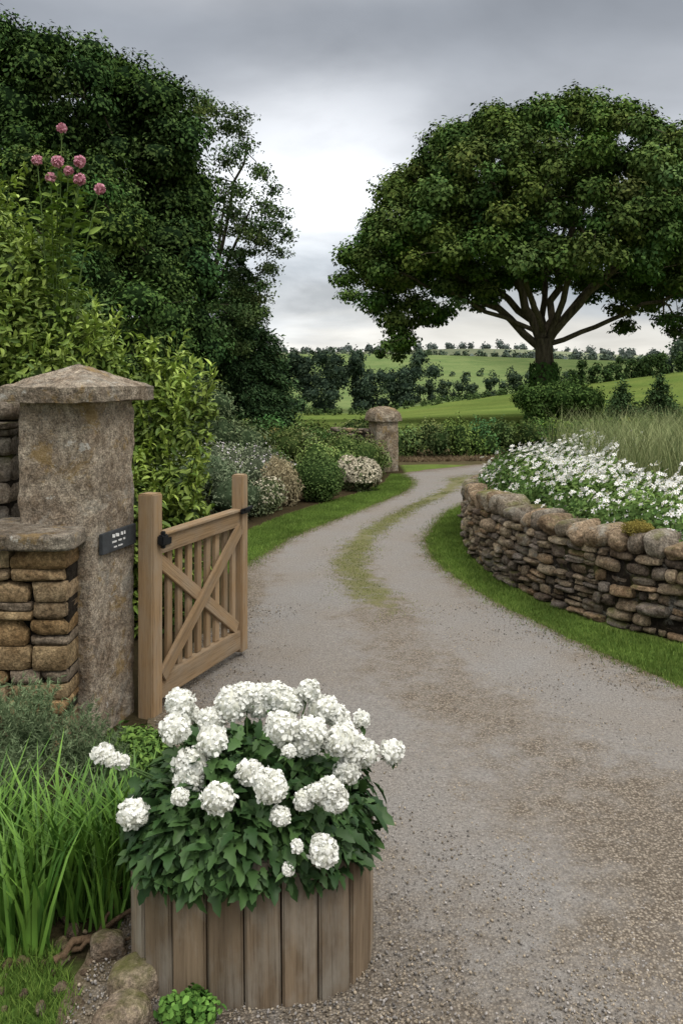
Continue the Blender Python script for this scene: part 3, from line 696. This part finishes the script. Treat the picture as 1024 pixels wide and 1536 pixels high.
m=MB(); n=2600; a=R.uniform(0,6.28,n); zz=R.random(n)**1.3*2.8; Pp=np.c_[10+(.64+.35*np.exp(-zz))*np.cos(a),43+.7*np.sin(a),ob[2]+zz]; leafset(m,Pp,nrm(np.c_[np.cos(a),np.sin(a),.4+0*a]),.15,.8,(.02,.045,.012),(.05,.10,.025),LQ,LQF,.6); m.obj('trunk_ivy',M_fol,oak)
pf=dome(23.0,50,7.,7.5,7,8.3,100,.7,1.3,.12,.7,-.1,.9,.45,.05)
build_tree('broadleaf_tree',(23.,50,float(height(23.,50))),(23.,50,4.),.4,[((23.+4*math.cos(a),50+4*math.sin(a),10.5),.22) for a in (0,1.2,2.5,3.7,5)],pf,50,.25,.62,(.030,.060,.016),(.09,.135,.035),(.12,.1,.07),0,None,.6,.5,.1,lump=.25,up=.6)

DK1,DK2=(.021,.042,.014),(.062,.100,.028)
pf=dome(-7.2,20.5,5.4,4.3,3.6,5.3,170,.4,.9,.12,.78,-.75,.88,.42,.08)
pf+=dome(-9.8,19,5,4.5,3,6.6,70,.6,1.0,.1,.78,-.4,.88,.45,.06)
pf+=dome(-4.6,21.5,3.6,1.6,1.4,4.2,50,.4,.7,.2,.78,-.8,.85,.5)
pf+=dome(-5.3,21.,6.2,1.9,1.5,3.0,55,.35,.7,.2,.78,-.8,.88,.45)
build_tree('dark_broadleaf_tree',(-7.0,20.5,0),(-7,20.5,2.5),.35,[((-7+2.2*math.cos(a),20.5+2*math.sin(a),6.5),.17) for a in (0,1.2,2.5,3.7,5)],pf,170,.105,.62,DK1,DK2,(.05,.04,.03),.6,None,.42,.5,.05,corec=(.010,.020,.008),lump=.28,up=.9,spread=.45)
pf=dome(-4.0,25,6.0,2.2,2.2,4.3,110,.28,.6,.35,.55,-.9,.9,.42)
pf+=[(np.array([x_,25+R.normal(0,.4),z_]),(.45,.45,.25)) for x_,z_ in [(-2.2,6.9),(-1.9,6.3),(-1.8,5.6),(-2.4,7.9),(-2.8,8.6),(-4.0,9.9),(-4.9,10.1),(-3.4,9.2),(-2.1,5.0),(-1.6,6.0),(-1.75,6.6),(-2.0,7.4),(-2.3,4.6)]]
build_tree('hawthorn_tree',(-4.0,25,0),(-4,25,4.0),.17,[((-4+1.4*math.cos(a),25+1.4*math.sin(a),z_),.07) for a,z_ in ((0,6.8),(1.2,7.5),(2.5,7),(3.7,8),(5,6.5),(.5,9))],pf,140,.095,.6,(.030,.055,.02),(.08,.115,.042),(.07,.06,.045),0,None,.85,.6,.03,lump=.3)
pf=dome(-5.2,15.5,2.6,2.5,1.8,3.6,90,.3,.6,.12,.78,-.6,.88,.42)
build_tree('holly_tree',(-5.2,15.5,0),(-5.2,15.5,1.8),.18,[],pf,250,.08,.6,(.026,.052,.016),(.075,.118,.032),(.05,.04,.03),.62,None,.4,.5,.04,corec=(.012,.024,.008),lump=.25,up=.8,spread=.45)

NT=np.array([[-.08,0,0],[.08,0,0],[.5,.55,-.03],[0,1,-.1],[-.5,.55,-.03]]); NF=[np.array([[0,1,2,4]]),np.array([[4,2,3]])]
def conifer(name,bx,by,H,W,c1,c2,tiers=26,z0=.2,seed=0,ls=.16,dens=1.):
    e=empty(name); m=MB(); zb=float(height(bx,by)); tube(m,[(bx,by,zb-.2),(bx+.02,by,zb+H*.5),(bx,by,zb+H*.97)],[H*.028,H*.018,.01],(.06,.045,.03),8); 
    lv=MB()
    for i in range(tiers):
        f=i/(tiers-1); zc=zb+z0+(H-z0)*f; L=W*(1-f)**.8*R.uniform(.85,1.1)+.05; nb=int(9+16*(1-f))
        for b in range(nb):
            a=R.uniform(0,6.28); l=L*R.uniform(.65,1.12); dr=np.array([math.cos(a),math.sin(a),0]); zz=zc+R.normal(0,.10)
            tt=np.linspace(0,1,5)[:,None]; pts=np.array([bx,by,zz])+dr*l*tt+np.array([0,0,1.])*(.10*l*tt-.28*l*tt**2)
            tube(m,pts,np.linspace(.018,.004,5)*(H/5),(.05,.04,.028),4)
            n=int(34*l/ls*.16*dens*2.2)+6; t=R.random(n)**.6; q=np.array([bx,by,zz])+dr*l*t[:,None]+np.array([0,0,1.])*(.10*l*t-.28*l*t**2)[:,None]
            q=q+R.normal(0,.05+.04*l,(n,3))*np.array([1,1,.6])
            di=nrm(dr*.8+R.normal(0,.55,(n,3))+np.array([0,0,-.15])); f2_=1+R.normal(0,.15); leafset(lv,q,nrm(np.array([0,0,1.])+R.normal(0,.5,(n,3))),ls,.42,np.array(c1)*f2_,np.array(c2)*f2_,NT,NF,dirs=di)
    m.obj('trunk',M_bark,e,True); lv.obj('needles',M_fol,e); return e
conifer('yew_tree',-3.15,27,5.7,2.05,(.020,.042,.019),(.05,.085,.034),34,.3,ls=.12,dens=1.1)
for (x_,y_,h_,w_) in [(8.4,26,1.7,.7),(9.9,27,1.9,.9),(11.5,26,2.0,1.0),(12.6,28,1.7,.9),(10.8,24,1.3,.6)]:
    conifer('young_conifer',x_,y_,h_,w_,(.025,.048,.02),(.06,.095,.036),14,.1,ls=.10,dens=.9)

# ------------------------------------------------------------------ shrubs & borders
def cluster(cx,cy,z0,rx_,ry_,rz_,n,r0,r1,flat=.85):
    o=[]
    for i in range(n):
        a=R.uniform(0,6.28); s=math.sqrt(R.random()); z_=z0+R.random()*rz_*(1-s*.5); r=R.uniform(r0,r1)
        o.append((np.array([cx+rx_*s*math.cos(a),cy+ry_*s*math.sin(a),z_]),(r,r,r*flat)))
    return o
Bp=[((-3.0,6.8,.9),.7),((-2.3,6.7,.9),.6),((-1.75,6.6,.8),.45),((-3.2,6.9,1.9),.7),((-2.5,6.8,1.8),.6),((-1.95,6.7,1.55),.45),((-1.6,6.7,1.25),.33),((-2.9,6.9,2.6),.5),((-3.4,6.9,2.8),.5),((-2.35,6.8,2.25),.38),((-1.45,6.6,.75),.33),((-3.3,7,3.1),.35),((-1.5,6.8,1.55),.25),((-1.85,6.75,1.9),.25),((-4.0,7,2.2),.8),((-4.2,7,1.),.9),((-1.3,6.7,1.75),.18),((-1.42,6.75,1.95),.16),((-1.65,6.7,.4),.4),((-2.1,6.8,2.15),.28),((-2.85,6.7,2.95),.38),((-2.5,6.6,2.75),.34),((-2.2,6.6,2.4),.33),((-1.9,6.6,2.1),.28),((-2.6,6.4,2.3),.4),((-2.2,6.4,1.9),.35),((-3.,6.4,2.5),.45),((-2.75,6.7,3.2),.2),((-2.3,6.6,2.85),.18),((-1.2,6.5,.55),.22),((-1.5,6.4,1.0),.3),((-1.2,6.6,1.5),.2),((-1.08,6.6,1.7),.14),((-1.22,6.5,1.15),.22),((-1.15,6.5,.9),.2)]
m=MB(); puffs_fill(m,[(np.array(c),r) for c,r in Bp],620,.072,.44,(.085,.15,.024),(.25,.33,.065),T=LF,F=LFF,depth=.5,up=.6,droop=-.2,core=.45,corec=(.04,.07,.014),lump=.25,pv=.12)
bushe=empty('bright_green_shrub')
st=MB()
for k in range(220):
    c,r=Bp[R.integers(len(Bp))]; c=np.array(c); d=nrm(R.normal(size=3)*np.array([1,1,.4])+np.array([.1,-.2,.9])); p0=c+d*r*.7; L=R.uniform(.15,.40); dr=nrm(d*.5+np.array([R.normal(0,.25),R.normal(0,.25),1.]))
    tt=np.linspace(0,1,5)[:,None]; pts=p0+dr*L*tt+np.array([R.normal(0,.08),0,-.03])*tt**2; tube(st,pts,np.linspace(.005,.002,5),(.09,.12,.03),4)
    n=24; t=R.random(n); q=p0+dr*L*t[:,None]; dd=nrm(R.normal(size=(n,3))*.8+dr*.7); leafset(m,q,nrm(np.cross(dd,R.normal(size=(n,3)))*.4+np.array([0,0,1.])),.066,.42,(.16,.24,.035),(.33,.42,.085),LF,LFF,dirs=dd)
m.obj('leaves',M_glossleaf,bushe); st.obj('stems',M_bark,bushe)
pk=empty('pink_dahlia'); s_=MB(); pm_=MB(); Yp=6.3
for (x_,z_,r_) in [(-2.21,3.55,.035),(-2.06,3.54,.045),(-1.90,3.54,.045),(-2.11,3.42,.035),(-1.90,3.41,.045),(-2.03,3.78,.032),(-1.755,3.34,.038),(-1.98,3.47,.03)]:
    base=np.array([-2.1+(x_+2.0)*.3,6.45,2.2]); tp=np.array([x_,Yp,z_]); tt=np.linspace(0,1,7)[:,None]; mid=(base+tp)/2+np.array([0,0,.2]); pts=base*(1-tt)**2+2*mid*tt*(1-tt)+tp*tt**2
    tube(s_,pts,np.linspace(.007,.004,7),(.08,.12,.04),5)
    n=40; t=R.uniform(.05,.85,n)[:,None]; q=base*(1-t)**2+2*mid*t*(1-t)+tp*t**2; dd=nrm(R.normal(size=(n,3))*np.array([1,1,.4])+np.array([0,0,.3])); leafset(s_,q,nrm(np.array([0,0,1.])+R.normal(0,.4,(n,3))),.10,.4,(.09,.15,.03),(.18,.25,.06),LF,LFF,dirs=dd)
    n=150; d=nrm(R.normal(size=(n,3))+np.array([0,0,.3])); leafset(pm_,tp+d*r_*.7,nrm(d+R.normal(0,.4,(n,3))),.02,.7,(.55,.22,.30),(.76,.43,.50),PT,PF,dirs=nrm(d*.6+nrm(np.cross(d,R.normal(size=(n,3))))))
    pm_.add(tp+ICO2*r_*.7,[ICO2F],(.42,.13,.2))
s_.obj('stems_and_leaves',M_fol,pk); pm_.obj('blooms',M_petal,pk)

def simple(name,puffs,dens,size,asp,c1,c2,mat=M_fol,flower=None,**k):
    m=MB(); puffs_fill(m,puffs,dens,size,asp,c1,c2,**k)
    if flower:
        fd,fs,f1,f2,zz=flower
        for c,r in puffs:
            r=np.array(r)*np.ones(3); n=int(fd*4*np.pi*r.mean()**2*.6); d=nrm(R.normal(size=(n,3))); d=d[d[:,2]>zz]; n=len(d)
            if n: leafset(m,np.array(c)+d*r*1.02,nrm(d+R.normal(0,.4,(n,3))),fs,.9,f1,f2,PT,PF)
    return m.obj(name,mat)
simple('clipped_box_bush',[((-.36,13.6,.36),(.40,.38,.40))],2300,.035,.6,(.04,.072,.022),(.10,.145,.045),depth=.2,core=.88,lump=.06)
simple('cream_hydrangea_bush',[((.36,14.75,.26),(.31,.3,.30)),((.12,14.9,.3),(.22,.2,.28))],1200,.04,.7,(.07,.09,.04),(.13,.16,.07),flower=(3800,.030,(.24,.21,.15),(.42,.385,.29),-.3),core=.85,depth=.2)
simple('dried_grass_bush',[((-.86,13.15,.30),(.25,.25,.38)),((-1.0,13.5,.35),(.25,.25,.4))],1800,.06,.2,(.17,.14,.08),(.28,.245,.155),core=.8,depth=.3,droop=1.)
simple('cream_flowering_bush',[((-1.2,12.2,.2),(.26,.26,.26)),((-1.05,12.6,.22),(.25,.25,.28)),((-1.5,11.9,.25),(.3,.3,.3))],1500,.04,.5,(.09,.115,.055),(.18,.20,.10),flower=(600,.028,(.24,.22,.15),(.36,.33,.25),-.1),core=.8)
simple('green_garden_shrub',[((.0,15.3,.35),(.4,.35,.4)),((.45,16.6,.35),(.45,.4,.42)),((-.45,15.2,.4),(.4,.4,.45)),((.1,16.8,.45),(.4,.4,.5))],900,.05,.5,(.05,.085,.024),(.14,.18,.055),core=.75,lump=.25,pv=.2)
simple('sage_bush',cluster(-2.3,11.5,.3,.9,1.3,.55,18,.28,.45),900,.05,.38,(.065,.095,.05),(.17,.20,.12),core=.75,lump=.25,pv=.25)
simple('lavender_bush',cluster(-2.7,9.2,.2,1.1,1.4,.45,14,.3,.42),900,.055,.3,(.07,.11,.045),(.18,.22,.10),core=.75,lump=.2,droop=-.6)
simple('heather_bush',cluster(-2.0,14.6,.25,1.1,.8,.5,14,.3,.42),700,.05,.35,(.08,.10,.06),(.19,.21,.13),flower=(70,.03,(.28,.25,.26),(.38,.36,.36),.1),core=.75,lump=.2,pv=.25)
simple('olive_shrub',cluster(-3.0,16.5,.5,1.2,.9,1.3,22,.4,.6),420,.07,.35,(.055,.085,.04),(.14,.17,.085),core=.72,lump=.2,pv=.25)
simple('mixed_perennial_border',cluster(-.9,18.2,.2,1.9,1.6,.5,46,.2,.44),520,.065,.4,(.055,.085,.025),(.17,.20,.08),core=.72,lump=.28,pv=.35,huev=.2)
simple('silver_shrub',cluster(-4.2,13,.5,1.0,1.5,1.1,16,.45,.65),480,.07,.4,(.05,.08,.035),(.13,.16,.08),core=.72,lump=.2,pv=.25)
simple('shrub_border',cluster(-1.5,21.5,.25,3.2,1.2,.5,36,.3,.5),300,.09,.45,(.045,.075,.025),(.13,.16,.055),core=.72,lump=.25,pv=.3,huev=.15)
simple('fern_bush',cluster(-1.75,7.6,.1,.45,1.3,.25,12,.2,.32),1200,.06,.4,(.035,.07,.018),(.09,.15,.035),core=.7)
hp=[(np.array([x_+R.normal(0,.12),20.8+.12*x_+R.normal(0,.3),.34+R.uniform(-.18,.2)]),(R.uniform(.3,.55),.45,.42+R.uniform(-.14,.2))) for x_ in np.arange(1.0,8,.28)]
simple('garden_hedge',hp,420,.07,.55,(.038,.068,.022),(.11,.15,.045),core=.7,lump=.3,pv=.3,huev=.15)
g=MB(); n=9000; x=R.uniform(1.2,8,n); y=19.4+.13*x+R.uniform(-.35,.45,n)+.25; grass(g,x,y,.10,.02,(.10,.07,.04),(.22,.17,.10),.9,np.zeros(n)); g.obj('leaf_litter_bank',M_grass)

simple('bramble_thicket',cluster(9.0,36,.5,1.7,1.5,1.0,22,.4,.8),150,.12,.6,(.025,.05,.014),(.07,.11,.03),core=.72,lump=.3,pv=.2)
simple('roadside_scrub',[(np.array([x_,24+R.normal(0,.8),.35]),(.6,.5,R.uniform(.25,.5))) for x_ in np.arange(5,16,.6)],160,.11,.55,(.03,.06,.015),(.09,.13,.035),core=.75,lump=.2,pv=.25)

# raised bed: white flowers
m=MB(); fl=MB(); pp,Ln=smoothpath(W_path[:12],400); TT=nrm(np.gradient(pp,axis=0)); NNn=np.stack([TT[:,1],-TT[:,0]],1)
if not inpoly(*(pp[200]+NNn[200]*.5)[:,None],bed_poly)[0]: NNn=-NNn
def bedtop(q,off): return .72+.20*np.clip((off-.15)/.6,0,1)+.13*sn(q,2.1,12)+.07*sn(q,6,13)
n=36000; ix=R.integers(0,400,n); off=.18+R.random(n)*1.45; q=pp[ix]+NNn[ix]*off[:,None]; 
z_=bedtop(q,off)-.30*R.random(n)**1.5*1.2
Nn=nrm(np.c_[-NNn[ix]*.5,np.ones(n)]+R.normal(0,.5,(n,3)))
leafset(m,np.c_[q,z_],Nn,.055,.5,(.045,.085,.022),(.13,.19,.055),LQ,LQF,.2)
n=16000; ix=R.integers(0,400,n); off=.02+R.random(n)**.7*.3; q=pp[ix]+NNn[ix]*off[:,None]; k=sn(q,4,41)>-.1-off*2.4; q=q[k];ix=ix[k];off=off[k];n=len(q); leafset(m,np.c_[q,.66+.24*R.random(n)*np.clip(off/.2,.2,1)],nrm(np.c_[-NNn[ix],.5+0*off]+R.normal(0,.5,(n,3))),.055,.5,(.035,.07,.02),(.10,.155,.045),LQ,LQF,.2)
ang=np.arange(6)*np.pi/3; FV=[[0,0,0]];FQ=[]
for a in ang:
    b=len(FV); FV+=[[.55*math.cos(a-.42),.55*math.sin(a-.42),.12],[math.cos(a-.12),math.sin(a-.12),.05],[math.cos(a+.2),math.sin(a+.2),.1],[.55*math.cos(a+.46),.55*math.sin(a+.46),.1]]; FQ.append([0,b,b+1,b+2,b+3])
FV=np.array(FV);FQ=np.array(FQ)
n=6200; ix=R.integers(0,400,n); off=.05+R.random(n)**1.1*1.6; q=pp[ix]+NNn[ix]*off[:,None]
k=(R.random(n)<np.clip(.55+.6*sn(q,3.2,33),.12,1)); q=q[k];ix=ix[k];off=off[k]; n=len(q)
zt=bedtop(q,off)+.01+.12*R.random(n)**1.5-.16*(R.random(n)<.35)*(off<.5)
Zn=nrm(np.c_[-NNn[ix]*.7,np.ones(n)]+R.normal(0,.5,(n,3))); X=nrm(np.cross(Zn,R.normal(size=(n,3)))); Yv=np.cross(Zn,X)
tint=R.uniform(.85,1.08,n)[:,None]*np.array([.84,.83,.80]); fl.inst(FV,[FQ],np.c_[q,zt],X,Yv,Zn,.028*R.uniform(.6,1.3,n),np.clip(tint,0,.9))
fl.inst(ICO,[ICOF],np.c_[q,zt]+Zn*.004,X,Yv,Zn,np.full(n,.005),(.45,.38,.08))
wf=empty('white_geranium_border'); m.obj('leaves',M_fol,wf); fl.obj('blooms',M_petal,wf)

TG=np.array([[-.5,0,0],[.5,0,0],[-.42,.03,.4],[.42,.03,.4],[-.3,.14,.75],[.3,.14,.75],[0,.42,1.]]); TGF=[np.array([[0,1,3,2],[2,3,5,4]]),np.array([[4,5,6]])]
def tall(mb,x,y,z,h,w,c1,c2,lean=.15,wind=(0.12,0)):
    n=len(x); a=R.uniform(0,6.28,n); X=np.c_[np.cos(a),np.sin(a),0*a];Yv=np.c_[-np.sin(a),np.cos(a),0*a]
    Zv=nrm(np.c_[R.normal(wind[0],lean,n),R.normal(wind[1],lean,n),np.ones(n)]); hh=h*R.uniform(.6,1.2,n)
    t=R.random(n)[:,None]; mb.inst(TG,TGF,np.c_[x,y,z],X,Yv,Zv,np.c_[w*R.uniform(.6,1.3,n),hh,hh],np.array(c1)*(1-t)+np.array(c2)*t)
g=MB(); n=60000; x=R.uniform(2.6,13,n); y=R.uniform(8.,15.2,n); d=pdist(x,y,W_path); k=(d>1.2)&inpoly(x,y,bed_poly)&(y>15.0-x*1.2)
x,y=x[k],y[k]; tall(g,x,y,np.full(len(x),.45),.86,.009,(.09,.13,.045),(.30,.32,.15),.22)
n=9000; x=R.uniform(3.2,9,n); y=R.uniform(13,15.6,n); k=inpoly(x,y,bed_poly); x,y=x[k],y[k]; tall(g,x,y,np.full(len(x),.45),.95,.009,(.09,.13,.045),(.28,.30,.14),.22)
g.obj('tall_meadow_grass',M_grass)

# near left corner
g=MB(); n=760
cl=R.integers(0,22,n); cxs=R.uniform(-1.45,-.80,22); cys=R.uniform(2.98,3.45,22)
x=cxs[cl]+R.normal(0,.035,n); y=cys[cl]+R.normal(0,.035,n)
tall(g,x,y,np.zeros(n),.44,.017,(.05,.125,.02),(.15,.28,.045),.14,(0,0)); 
g.obj('daylily_clump',M_glossleaf)
NL=np.array([[-.5,0,0],[.5,0,0],[0,1,0]]);NLF=[np.array([[0,1,2]])]
def rosemary(name,puffs,dens,c1,c2,ls=.03,asp=.15):
    m=MB(); e=empty(name)
    for c,r in puffs:
        c=np.array(c);r=np.array(r)*np.ones(3); ns=int(dens*r.mean()**2*12)
        for k in range(ns):
            d=nrm(R.normal(size=3)+np.array([0,-.3,.5])); p=c+d*r*R.uniform(.25,.8); L=R.uniform(.08,.16); dr=nrm(d*.6+np.array([0,0,1.])+R.normal(0,.25,3)); n=42
            t=R.random(n)[:,None]; q=p+dr*L*t; dd=nrm(dr*.6+R.normal(0,.6,(n,3))); leafset(m,q,nrm(R.normal(size=(n,3))+np.array([0,-.5,1.])),ls,asp,c1,c2,NL,NLF,dirs=dd)
        m.add(c+ICO2*r*.4,[ICO2F],np.array(c1)*.4)
    m.obj('needles',M_fol,e); return e
rosemary('rosemary_bush',[((-1.42,3.95,.30),(.26,.24,.28)),((-1.75,3.9,.3),(.3,.25,.32)),((-1.2,4.0,.2),(.2,.2,.2)),((-1.6,3.6,.2),(.25,.2,.25)),((-1.35,3.65,.2),(.2,.2,.22)),((-1.05,3.85,.12),(.16,.18,.18))],230,(.055,.085,.04),(.14,.18,.095))
simple('groundcover_plant',cluster(-.98,4.15,.05,.22,.35,.1,9,.1,.16),3200,.035,.5,(.04,.08,.02),(.11,.18,.04),core=.6)
simple('groundcover_plant',cluster(-.46,2.66,.03,.10,.04,.09,10,.03,.055),6500,.022,.8,(.035,.085,.018),(.10,.19,.04),core=.5,T=LF,F=LFF)
bd=[('garden_boulder',(-.665,2.80,.03),(.085,.08,.07)),('garden_boulder',(-.67,2.66,.02),(.09,.065,.06)),('garden_boulder',(-.80,2.98,.03),(.06,.05,.04))]
for nme,c,h in bd:
    m=MB(); stone(m,c,h,np.array([.95,.3,0]),np.array([-.3,.95,0]),Z3,(.36,.30,.235),3.0,.2,*cube_tmpl(16)); m.obj(nme,M_stone,None,True)
m=MB()
for k in range(90):
    c=[R.uniform(-1.5,-.72),R.uniform(2.7,3.3),.008]; s=R.uniform(.008,.028); A_,B_,C_=randframes(1); stone(m,c,(s,s*.8,s*.6),A_[0],B_[0],C_[0],np.array([.2,.16,.12])*R.uniform(.6,1.2),2.6,.12)
m.obj('bed_stones',M_stone,None,True)
m=MB()
for st_,en,r in [((-.98,2.93,.02),(-.72,3.15,.07),.016),((-.86,3.02,.03),(-.80,3.2,.12),.009),((-.93,2.97,.03),(-.70,3.02,.03),.01)]:
    st_=np.array(st_);en=np.array(en); t=np.linspace(0,1,8)[:,None]; tube(m,st_*(1-t)+en*t+R.normal(0,.008,(8,3)),np.linspace(r,r*.4,8),(.15,.10,.065),7)
m.obj('fallen_branch',M_bark,None,True)

# ------------------------------------------------------------------ distant planting
def rowpuffs(pts,step,r,hfn,jy=1.):
    pp,Ln=smoothpath(pts,max(10,int(np.sum(np.linalg.norm(np.diff(np.array(pts),axis=0),axis=1))/step)))
    o=[]
    for p in pp:
        h=hfn(p[0]); x_=p[0]+R.normal(0,step*.3); y_=p[1]+R.normal(0,jy); zb=float(height(x_,y_)); nl=max(1,int(h/(r*1.1)))
        for k in range(nl):
            for j in range(2 if nl>1 else 1):
                rr=r*R.uniform(.6,1.2); o.append((np.array([x_+R.normal(0,r*.6),y_+R.normal(0,r*.4),zb+(k+.45)*h/nl+R.normal(0,r*.15)]),(rr,rr,max(h/nl*.7,rr*.5))))
    return o
hd=MB()
puffs_fill(hd,rowpuffs([(-30,104),(0,108),(20,112),(34,112)],.8,.55,lambda x_: R.uniform(.6,1.0)),22,.28,.7,(.035,.062,.022),(.08,.12,.04),core=0)
puffs_fill(hd,rowpuffs([(26,112),(42,113),(90,115)],1.3,.8,lambda x_: R.uniform(1.5,3.3)),16,.35,.7,(.025,.048,.018),(.06,.095,.03),core=.6,corec=(.02,.035,.014))
hd.obj('field_hedgerow',M_folfar)
dt=MB()  # blue-grey leaf tones, paler farther off: air haze painted into the base colours
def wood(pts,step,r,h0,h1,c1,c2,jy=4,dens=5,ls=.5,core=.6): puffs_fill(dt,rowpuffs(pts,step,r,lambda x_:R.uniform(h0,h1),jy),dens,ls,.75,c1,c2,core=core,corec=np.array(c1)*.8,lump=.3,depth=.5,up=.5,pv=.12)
wood([(-60,150),(-30,150),(-5,150),(13,152)],2.2,1.7,6.5,10.5,(.032,.052,.036),(.068,.098,.058),3,6,.5)
wood([(14,162),(30,166),(45,170)],2.2,1.1,2.5,5.,(.036,.056,.036),(.075,.105,.056),1,7,.45)
wood([(60,150),(90,155),(140,160)],3.,2.2,7,9,(.034,.054,.036),(.075,.10,.058),3,3,.7)
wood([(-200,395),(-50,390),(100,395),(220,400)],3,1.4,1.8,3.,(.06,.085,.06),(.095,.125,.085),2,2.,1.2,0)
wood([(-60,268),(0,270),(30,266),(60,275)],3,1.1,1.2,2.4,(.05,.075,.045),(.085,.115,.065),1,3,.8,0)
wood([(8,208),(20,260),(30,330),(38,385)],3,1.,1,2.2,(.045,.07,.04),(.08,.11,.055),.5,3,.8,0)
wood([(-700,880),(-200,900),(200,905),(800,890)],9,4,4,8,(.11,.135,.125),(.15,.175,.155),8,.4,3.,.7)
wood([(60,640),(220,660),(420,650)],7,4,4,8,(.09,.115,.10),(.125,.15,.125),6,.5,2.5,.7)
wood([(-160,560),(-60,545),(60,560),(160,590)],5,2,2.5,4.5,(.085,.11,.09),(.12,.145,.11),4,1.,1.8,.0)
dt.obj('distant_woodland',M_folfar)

# ------------------------------------------------------------------ sky + light
w=D.worlds.new('World'); scene.world=w; w.use_nodes=True; nt=w.node_tree; nt.nodes.clear()
out=nd(nt,'ShaderNodeOutputWorld'); sky=nd(nt,'ShaderNodeTexSky',sky_type='NISHITA'); sky.sun_disc=False
sv=Vector((.34,-.42,.84)).normalized(); sky.sun_elevation=math.asin(sv.z); sky.sun_rotation=math.atan2(sv.x,sv.y)
b1=nd(nt,'ShaderNodeBackground'); b1.inputs[1].default_value=.1; nt.links.new(sky.outputs[0],b1.inputs[0])
tc=nd(nt,'ShaderNodeTexCoord'); sx=nd(nt,'ShaderNodeSeparateXYZ'); nt.links.new(tc.outputs['Generated'],sx.inputs[0])
zc=math_(nt,'ADD',math_(nt,'MAXIMUM',sx.outputs[2],0.),.24)
cb=nd(nt,'ShaderNodeCombineXYZ'); nt.links.new(math_(nt,'DIVIDE',sx.outputs[0],zc),cb.inputs[0]); nt.links.new(math_(nt,'DIVIDE',sx.outputs[1],zc),cb.inputs[1]); cb.inputs[2].default_value=3.3
n1=noise(nt,cb.outputs[0],.9,6,.48,.3); n2=noise(nt,cb.outputs[0],1.7,6,.5,.2)
el=math_(nt,'ADD',sx.outputs[2],math_(nt,'MULTIPLY',math_(nt,'SUBTRACT',n1,.5),.16))
rp=nd(nt,'ShaderNodeValToRGB'); nt.links.new(el,rp.inputs[0]); cr=rp.color_ramp; cr.interpolation='EASE'
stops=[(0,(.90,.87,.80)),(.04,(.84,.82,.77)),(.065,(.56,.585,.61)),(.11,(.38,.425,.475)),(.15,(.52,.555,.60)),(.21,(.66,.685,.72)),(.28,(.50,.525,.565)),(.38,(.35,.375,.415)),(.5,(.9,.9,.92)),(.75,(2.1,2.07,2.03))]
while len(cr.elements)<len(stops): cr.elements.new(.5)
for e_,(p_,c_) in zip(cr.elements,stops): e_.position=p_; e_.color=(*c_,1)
vs=nd(nt,'ShaderNodeVectorMath',operation='SCALE'); nt.links.new(rp.outputs[0],vs.inputs[0]); nt.links.new(mr(nt,n2,.32,.68,.80,1.20),vs.inputs['Scale'])
dp=nd(nt,'ShaderNodeVectorMath',operation='DOT_PRODUCT'); nt.links.new(tc.outputs['Generated'],dp.inputs[0]); dp.inputs[1].default_value=Vector((-.03,.983,.185)).normalized()
gl=math_(nt,'POWER',mr(nt,dp.outputs['Value'],.972,1.,0,1),2.2)
gl=math_(nt,'MULTIPLY',gl,mr(nt,n2,.36,.6,.12,.6))
va=nd(nt,'ShaderNodeVectorMath',operation='ADD'); nt.links.new(vs.outputs[0],va.inputs[0]); cg=nd(nt,'ShaderNodeCombineXYZ')
for i in range(3): nt.links.new(gl,cg.inputs[i])
nt.links.new(cg.outputs[0],va.inputs[1])
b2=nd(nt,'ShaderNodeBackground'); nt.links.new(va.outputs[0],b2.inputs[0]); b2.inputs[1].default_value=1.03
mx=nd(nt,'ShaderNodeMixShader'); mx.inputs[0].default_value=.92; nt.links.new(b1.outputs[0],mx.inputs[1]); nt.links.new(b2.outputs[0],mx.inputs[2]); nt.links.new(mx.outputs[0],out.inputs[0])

sl_=D.lights.new('sun','SUN'); sl_.energy=1.4; sl_.angle=math.radians(15); sl_.color=(1,.95,.88)
so=D.objects.new('sun',sl_); COL.objects.link(so); so.rotation_euler=sv.to_track_quat('Z','Y').to_euler()

cam=D.cameras.new('camera'); co=D.objects.new('camera',cam); COL.objects.link(co); co.location=(0,0,2); co.rotation_euler=(math.pi/2,0,0)
cam.sensor_fit='VERTICAL'; cam.sensor_height=36; cam.lens=1300/1536*36; cam.shift_y=-208/1536; cam.clip_end=8000; cam.clip_start=.05
scene.camera=co
scene.view_settings.view_transform='Standard'; scene.view_settings.look='None'; scene.view_settings.exposure=0
print('VERTS',sum(len(o.data.vertices) for o in D.objects if o.type=='MESH'))
